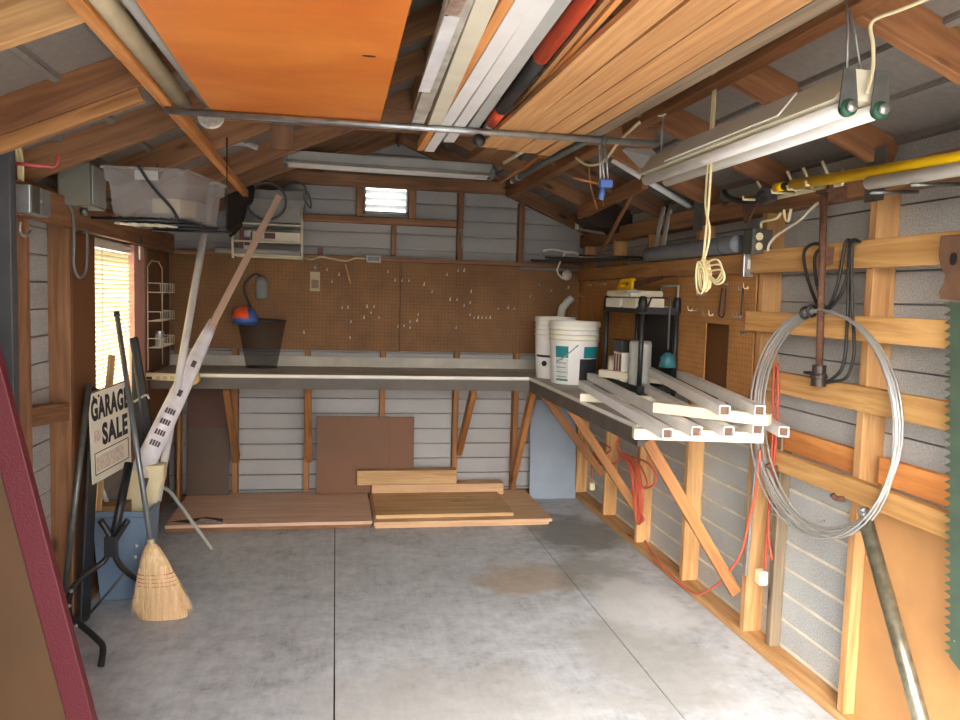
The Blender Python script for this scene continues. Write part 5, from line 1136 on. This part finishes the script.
# saw
XS = 1.715; Sw = Rx(XS)
t = thing('crosscut_saw', 'large saw with a green toothed blade and brown handle at the right edge', 'saw', Sw(946, 662))
top, botm = Sw(946, 302), Sw(946, 655); zt, zb = top.z, botm.z; ya, yb_ = top.y, botm.y
bm = BM(); N = 42; ed = []
for k in range(N):
    f = k / N; z = zt + (zb - zt) * f; y = ya + (yb_ - ya) * f; dz = (zb - zt) / N
    ed += [V((XS, y - .016, z)), V((XS, y + .006, z + dz * .55)), V((XS, y - .016, z + dz * .7))]
prism(bm, ed + [V((XS, yb_ - .012, zb)), V((XS, yb_ - .10, zb - .045)), V((XS, yb_ - .17, zb - .03)), V((XS, ya - .16, zt))], (.002, 0, 0)); link('blade', bm, GREEN, t)
hp = [(943, 236), (941, 256), (943, 268), (947.5, 275), (946, 283), (941.5, 292), (942, 299), (952, 300)]
bm = BM(); P_h = [Sw(*p) for p in hp] + [V((XS, ya - .13, zt + .0)), V((XS, ya - .15, Sw(943, 236).z))]; prism(bm, [p + V((-.009, 0, 0)) for p in P_h], (.02, 0, 0)); link('handle', bm, WOODH, t, bev=.003)
q = Sw(957, 259); bm = BM(); lathe(bm, [(0, 0), (.014, 0), (.014, .001), (0, .001)], 14, Matrix.Translation(q + V((-.011, 0, 0))) @ Matrix.Rotation(-math.pi / 2, 4, 'Y') @ Matrix.Diagonal((1.3, 1, 1, 1))); link('grip_hole', bm, BLACK, t)
for x, y in ((955, 641),): q = Sw(x, y); bm = BM(); lathe(bm, [(0, 0), (.003, 0), (.003, .001), (0, .001)], 8, Matrix.Translation(q + V((-.0015, 0, 0))) @ Matrix.Rotation(-math.pi / 2, 4, 'Y')); link('rivet', bm, STEEL, t)
# leaning pole
p1 = at(866, 522, 'x', 1.715); p0 = at(920, 720, 'x', 1.70); p0 = p1 + (p0 - p1) * ((p1.z - .006) / (p1.z - p0.z))
t = thing('steel_pole', 'thick worn steel pole leaning against the lower right rail', 'pole', p0)
d = (p1 - p0).normalized(); pipe('shaft', [p0 + V((0, 0, .012)), p1], .0235, POLE, t, n=20); pipe('tip', [p1, p1 + d * .05], .015, STEEL, t, n=14, r2=.012)
for k in range(3): pipe('ring', [p1 + d * (.008 + .014 * k), p1 + d * (.014 + .014 * k)], .018, STEEL, t, n=14)
# yellow and white poles on a peg rack
a, c = at(776, 187.5, 'x', 1.66), at(960, 158, 'x', 1.66); d = (c - a).normalized(); gapp = at(783, 186, 'x', 1.66)
t = thing('yellow_pole', 'bright yellow pole lying on the peg rack high on the right wall', 'pole', a)
pipe('tip', [a, at(784, 186.3, 'x', 1.66)], .017, YELLOW, t, n=16); pipe('collar', [at(783.5, 186.3, 'x', 1.66), at(793, 184.8, 'x', 1.66)], .015, BLACK, t, n=16); pipe('shaft', [at(792.5, 184.9, 'x', 1.66), c + d * .8], .0195, YELLOW, t, n=18)
a, c = at(869, 183, 'x', 1.655), at(960, 168.5, 'x', 1.655); d = (c - a).normalized()
tag(pipe('white_tube', [a, c + d * .8], .021, WHITE, n=18), 'white tube lying just below the yellow pole high on the right wall', 'tube')
t = thing('peg_rack', 'cream peg rack with upright pegs nailed to the top plate of the right wall', 'rack', at(800, 195, 'x', 1.765))
R3_ = Rx(1.74); a, c = R3_(752, 203), R3_(843, 184); a.z = c.z = (a.z + c.z) / 2 - .0
beam('bar', a, c, .012, .014, CREAM, parent=t)
for px, ztop in ((760, 181), (790, 171), (806, 168), (825, 161)):
    b_ = R3_(px + 7, 195); b_.z = a.z
    pipe('peg', [b_, at(px - 3, ztop, 'x', 1.70)], .0055, CREAM, t); pipe('arm', [b_, V((1.635, b_.y, a.z - .002)), V((1.632, b_.y, a.z + .012))], .005, CREAM, t)
pipe('peg', [c, c + V((-.01, 0, .03)), c + V((-.005, 0, .05))], .006, CREAM, t)
# pruning saw / dark clamp
Rq = Rx(1.70)
t = thing('pruning_saw', 'dark curved pruning saw hanging at the left end of the peg rack', 'saw', Rq(745, 225))
pipe('handle', [Rq(724, 191), Rq(728, 197), Rq(740, 201), Rq(755, 202), Rq(764, 193)], .012, BLACKM, t, k=4)
bm = BM(); prism(bm, [Rq(x, y) for x, y in ((742, 200), (768, 196), (767, 199), (757, 205), (752, 213), (747, 224), (744, 223))], (.006, 0, 0)); link('blade', bm, RUST, t)
bm = BM(); prism(bm, [Rq(x, y) for x, y in ((753, 197), (762, 186), (770, 188), (771, 200), (760, 205))], (.03, 0, 0)); link('head', bm, DGREY, t, bev=.004)
pipe('ferrule', [Rq(743, 200.5), Rq(750, 202)], .008, STEEL, t)
# outlet and switch
a, c = at(751, 250, 'x', 1.74), at(766, 228, 'x', 1.74); xo0, xo1 = 1.71, 1.785; yo = at(758, 240, 'x', 1.75).y
t = thing('outlet_box', 'grey outlet box with two cream sockets on the right wall post', 'outlet', (1.75, yo, at(758, 254, 'x', 1.75).z))
z0, z1 = at(752, 254, 'x', 1.72).z, at(752, 230, 'x', 1.72).z
bm = BM(); box(bm, (1.70, yo - .045, z0), (1.79, yo + .035, z1)); link('box', bm, plain('outlet_grey', (96, 92, 84), .4, .4), t, bev=.003)
bm = BM(); box(bm, (1.697, yo - .048, z0 - .003), (1.71, yo - .0455, z1 + .003)); link('cover', bm, STEELD, t)
for f in (.3, .7):
    bm = BM(); zc = z0 + (z1 - z0) * f; lathe(bm, [(0, 0), (.016, 0), (.016, .004), (0, .004)], 16, Matrix.Translation((1.728, yo - .0475, zc)) @ Matrix.Rotation(math.pi / 2, 4, 'X')); link('socket', bm, CREAM, t)
a = at(768, 262, 'x', 1.74); t = thing('switch_plate', 'white metal plate on the left end of the top right rail', 'plate', a)
za, zb3 = at(768, 276, 'x', 1.745).z, at(768, 250, 'x', 1.745).z; ye = 3.165
bm = BM(); box(bm, (1.725, ye, za), (1.775, ye + .018, zb3)); link('plate', bm, STEEL, t, bev=.003); bm = BM(); box(bm, (1.742, ye - .003, (za + zb3) / 2 - .02), (1.758, ye - .0, (za + zb3) / 2 + .02)); link('toggle', bm, WHITE, t)
Rc = Rx(1.745)
cable('white cord running up from the metal plate to the top plate', [Rc(768, 251), Rc(769, 245), Rc(775, 237), Rc(786, 229), Rc(800, 220), Rc(812, 208), Rc(818, 203)], .0055, CREAM2)
cable('cream cable stub bending from the outlet box round the post', [Rc(761, 228), Rc(762, 222), Rc(770, 220), Rc(777, 218), Rc(781, 213)], .006, YCORD)
cable('short cream cable loop under the peg rack', [Rc(784, 210), Rc(785, 217), Rc(788, 221), Rc(790, 214), Rc(791, 209)], .006, YCORD)
# orange extension cord on stud and bench brace
Rb = Rx(1.70)
bm = BM()
for k in range(5):
    j = lambda: random.uniform(-1.6, 1.6)
    tube(bm, [Rb(622 + j(), 455 + j()), Rb(630 + k + j(), 470), Rb(634 + 1.2 * k, 500), Rb(636 + 1.6 * k, 520 - k), Rb(640 + k, 523 - k), Rb(643 - k, 505), Rb(641 - k, 480), Rb(634, 462 + j())], .0062, 7, True, 5)
tube(bm, [Rb(618, 452), Rb(630, 456), Rb(648, 463), Rb(656, 475), Rb(653, 485), Rb(643, 487), Rb(636, 474), Rb(628, 460)], .0062, 7, False, 5); tube(bm, [Rb(611, 450), Rb(606, 455), Rb(608, 462), Rb(616, 463), Rb(621, 455), Rb(616, 444), Rb(622, 436)], .0062, 7, False, 5)
tube(bm, [Rb(625, 455), Rb(640, 466), Rb(647, 482), Rb(645, 488)], .0062, 7, False, 5)
o = link('extension_lead', bm, ORCORD, smooth=True); tag(o, 'hank of faded orange extension cord hanging on the right wall under the bench', 'cord')
Rd = Rx(1.73)
cable('dark red cord run draped from the far stud to a yellow plug under the bench', [Rd(611, 448), Rd(600, 443), Rd(594, 450), Rd(596, 458), Rd(612, 470), Rd(602, 465), Rd(592, 460), Rd(592, 478)], .005, REDCORD, name='red_lead')
q = Rd(592, 482); t = thing('yellow_plug', 'small yellow plug hanging on the far stud under the right bench', 'plug', q); bm = BM(); box(bm, q + V((-.018, -.018, -.055)), q + V((.018, .018, 0))); link('body', bm, CREAM, t, bev=.006)
Rf = Rx(1.74); 
t = thing('extension_lead', 'orange cord looping along the right sill up past the bench end', 'cord', Rf(700, 590))
pipe('run', [at(645, 541, 'x', 1.775), at(655, 557, 'x', 1.765), at(668, 572, 'z', .048), at(690, 591, 'z', .048), at(703, 593, 'x', 1.74), at(722, 580, 'x', 1.73), at(740, 555, 'x', 1.72), at(748, 525, 'x', 1.71), at(756, 488, 'x', 1.70), at(760, 450, 'x', 1.69)], .0058, ORCORD, t, k=5)
t = thing('red_lead', 'red cord hung over the middle right rail and dropping to a cream plug', 'cord', Rx(1.725)(764, 575))
Rg = Rx(1.735)
pipe('run', [Rg(772, 560), Rg(768, 530), Rg(770, 490), Rg(773, 430), Rg(773, 385), Rg(775, 367), Rg(777.5, 367), Rg(778, 400), Rg(776, 440), Rg(768, 520), Rg(765, 570)], .0055, plain('brick_cord', (176, 70, 44), .5), t, k=4)
q = Rg(761, 577); bm = BM(); box(bm, q + V((-.018, -.026, -.03)), q + V((.018, .026, .03))); link('plug', bm, CREAM, t, bev=.007)
s0, s1 = at(746, 600, 'x', 1.75), at(760, 440, 'x', 1.73)
tag(beam('metal_channel', at(745, 575, 'x', 1.755), at(757, 445, 'x', 1.735), .022, .012, STEEL, up=(1, 0, 0)), 'thin grey metal channel standing by the post at the bench end', 'channel')
for px, py, nm in ((777, 468, 'left'), (843, 499, 'right')):
    q = at(px, py, 'x', SRr - .038); pass
    tag(pipe('coat_peg', [q, q + V((-.03, 0, .004)), q + V((-.042, 0, .016))], .010, RUST, k=3), f'{nm} one of two dark round pegs on the lower right rail', 'peg')
t = None

# ================================================================ light
wd = bpy.data.worlds.new('sky'); S.world = wd; wd.use_nodes = True; nt = wd.node_tree; bg = nt.nodes['Background']
sk = node(nt, 'ShaderNodeTexSky', sky_type='NISHITA'); sk.sun_disc = False; sk.sun_elevation = math.radians(38); sk.sun_rotation = math.radians(205); sk.air_density = 1.0; sk.dust_density = 4.0; sk.ozone_density = 1.0
mixw = node(nt, 'ShaderNodeMix', data_type='RGBA'); mixw.inputs['Factor'].default_value = .75
hs = node(nt, 'ShaderNodeHueSaturation'); hs.inputs['Saturation'].default_value = .3; nt.links.new(sk.outputs[0], hs.inputs['Color'])
nt.links.new(hs.outputs[0], bg.inputs['Color']); bg.inputs['Strength'].default_value = .42
sun = bpy.data.lights.new('sun', 'SUN'); sun.energy = 7.0; sun.angle = math.radians(1.0); sun.color = (1.0, .97, .93)
so_ = bpy.data.objects.new('sun', sun); COL.objects.link(so_); so_.rotation_euler = V((.85, .22, -.9)).to_track_quat('-Z', 'Y').to_euler(); so_.location = (-3, -6, 8)
S.view_settings.view_transform = 'Standard'; S.view_settings.look = 'None'; S.view_settings.gamma = 1.0; S.view_settings.use_curve_mapping = False
S.view_settings.exposure = 1.95
S.cycles.use_denoising = True; S.cycles.max_bounces = 10; S.cycles.diffuse_bounces = 6; S.cycles.transparent_max_bounces = 12; S.cycles.caustics_reflective = False; S.cycles.caustics_refractive = False
S.cycles.sample_clamp_indirect = 6.0
bpy.context.view_layer.update()
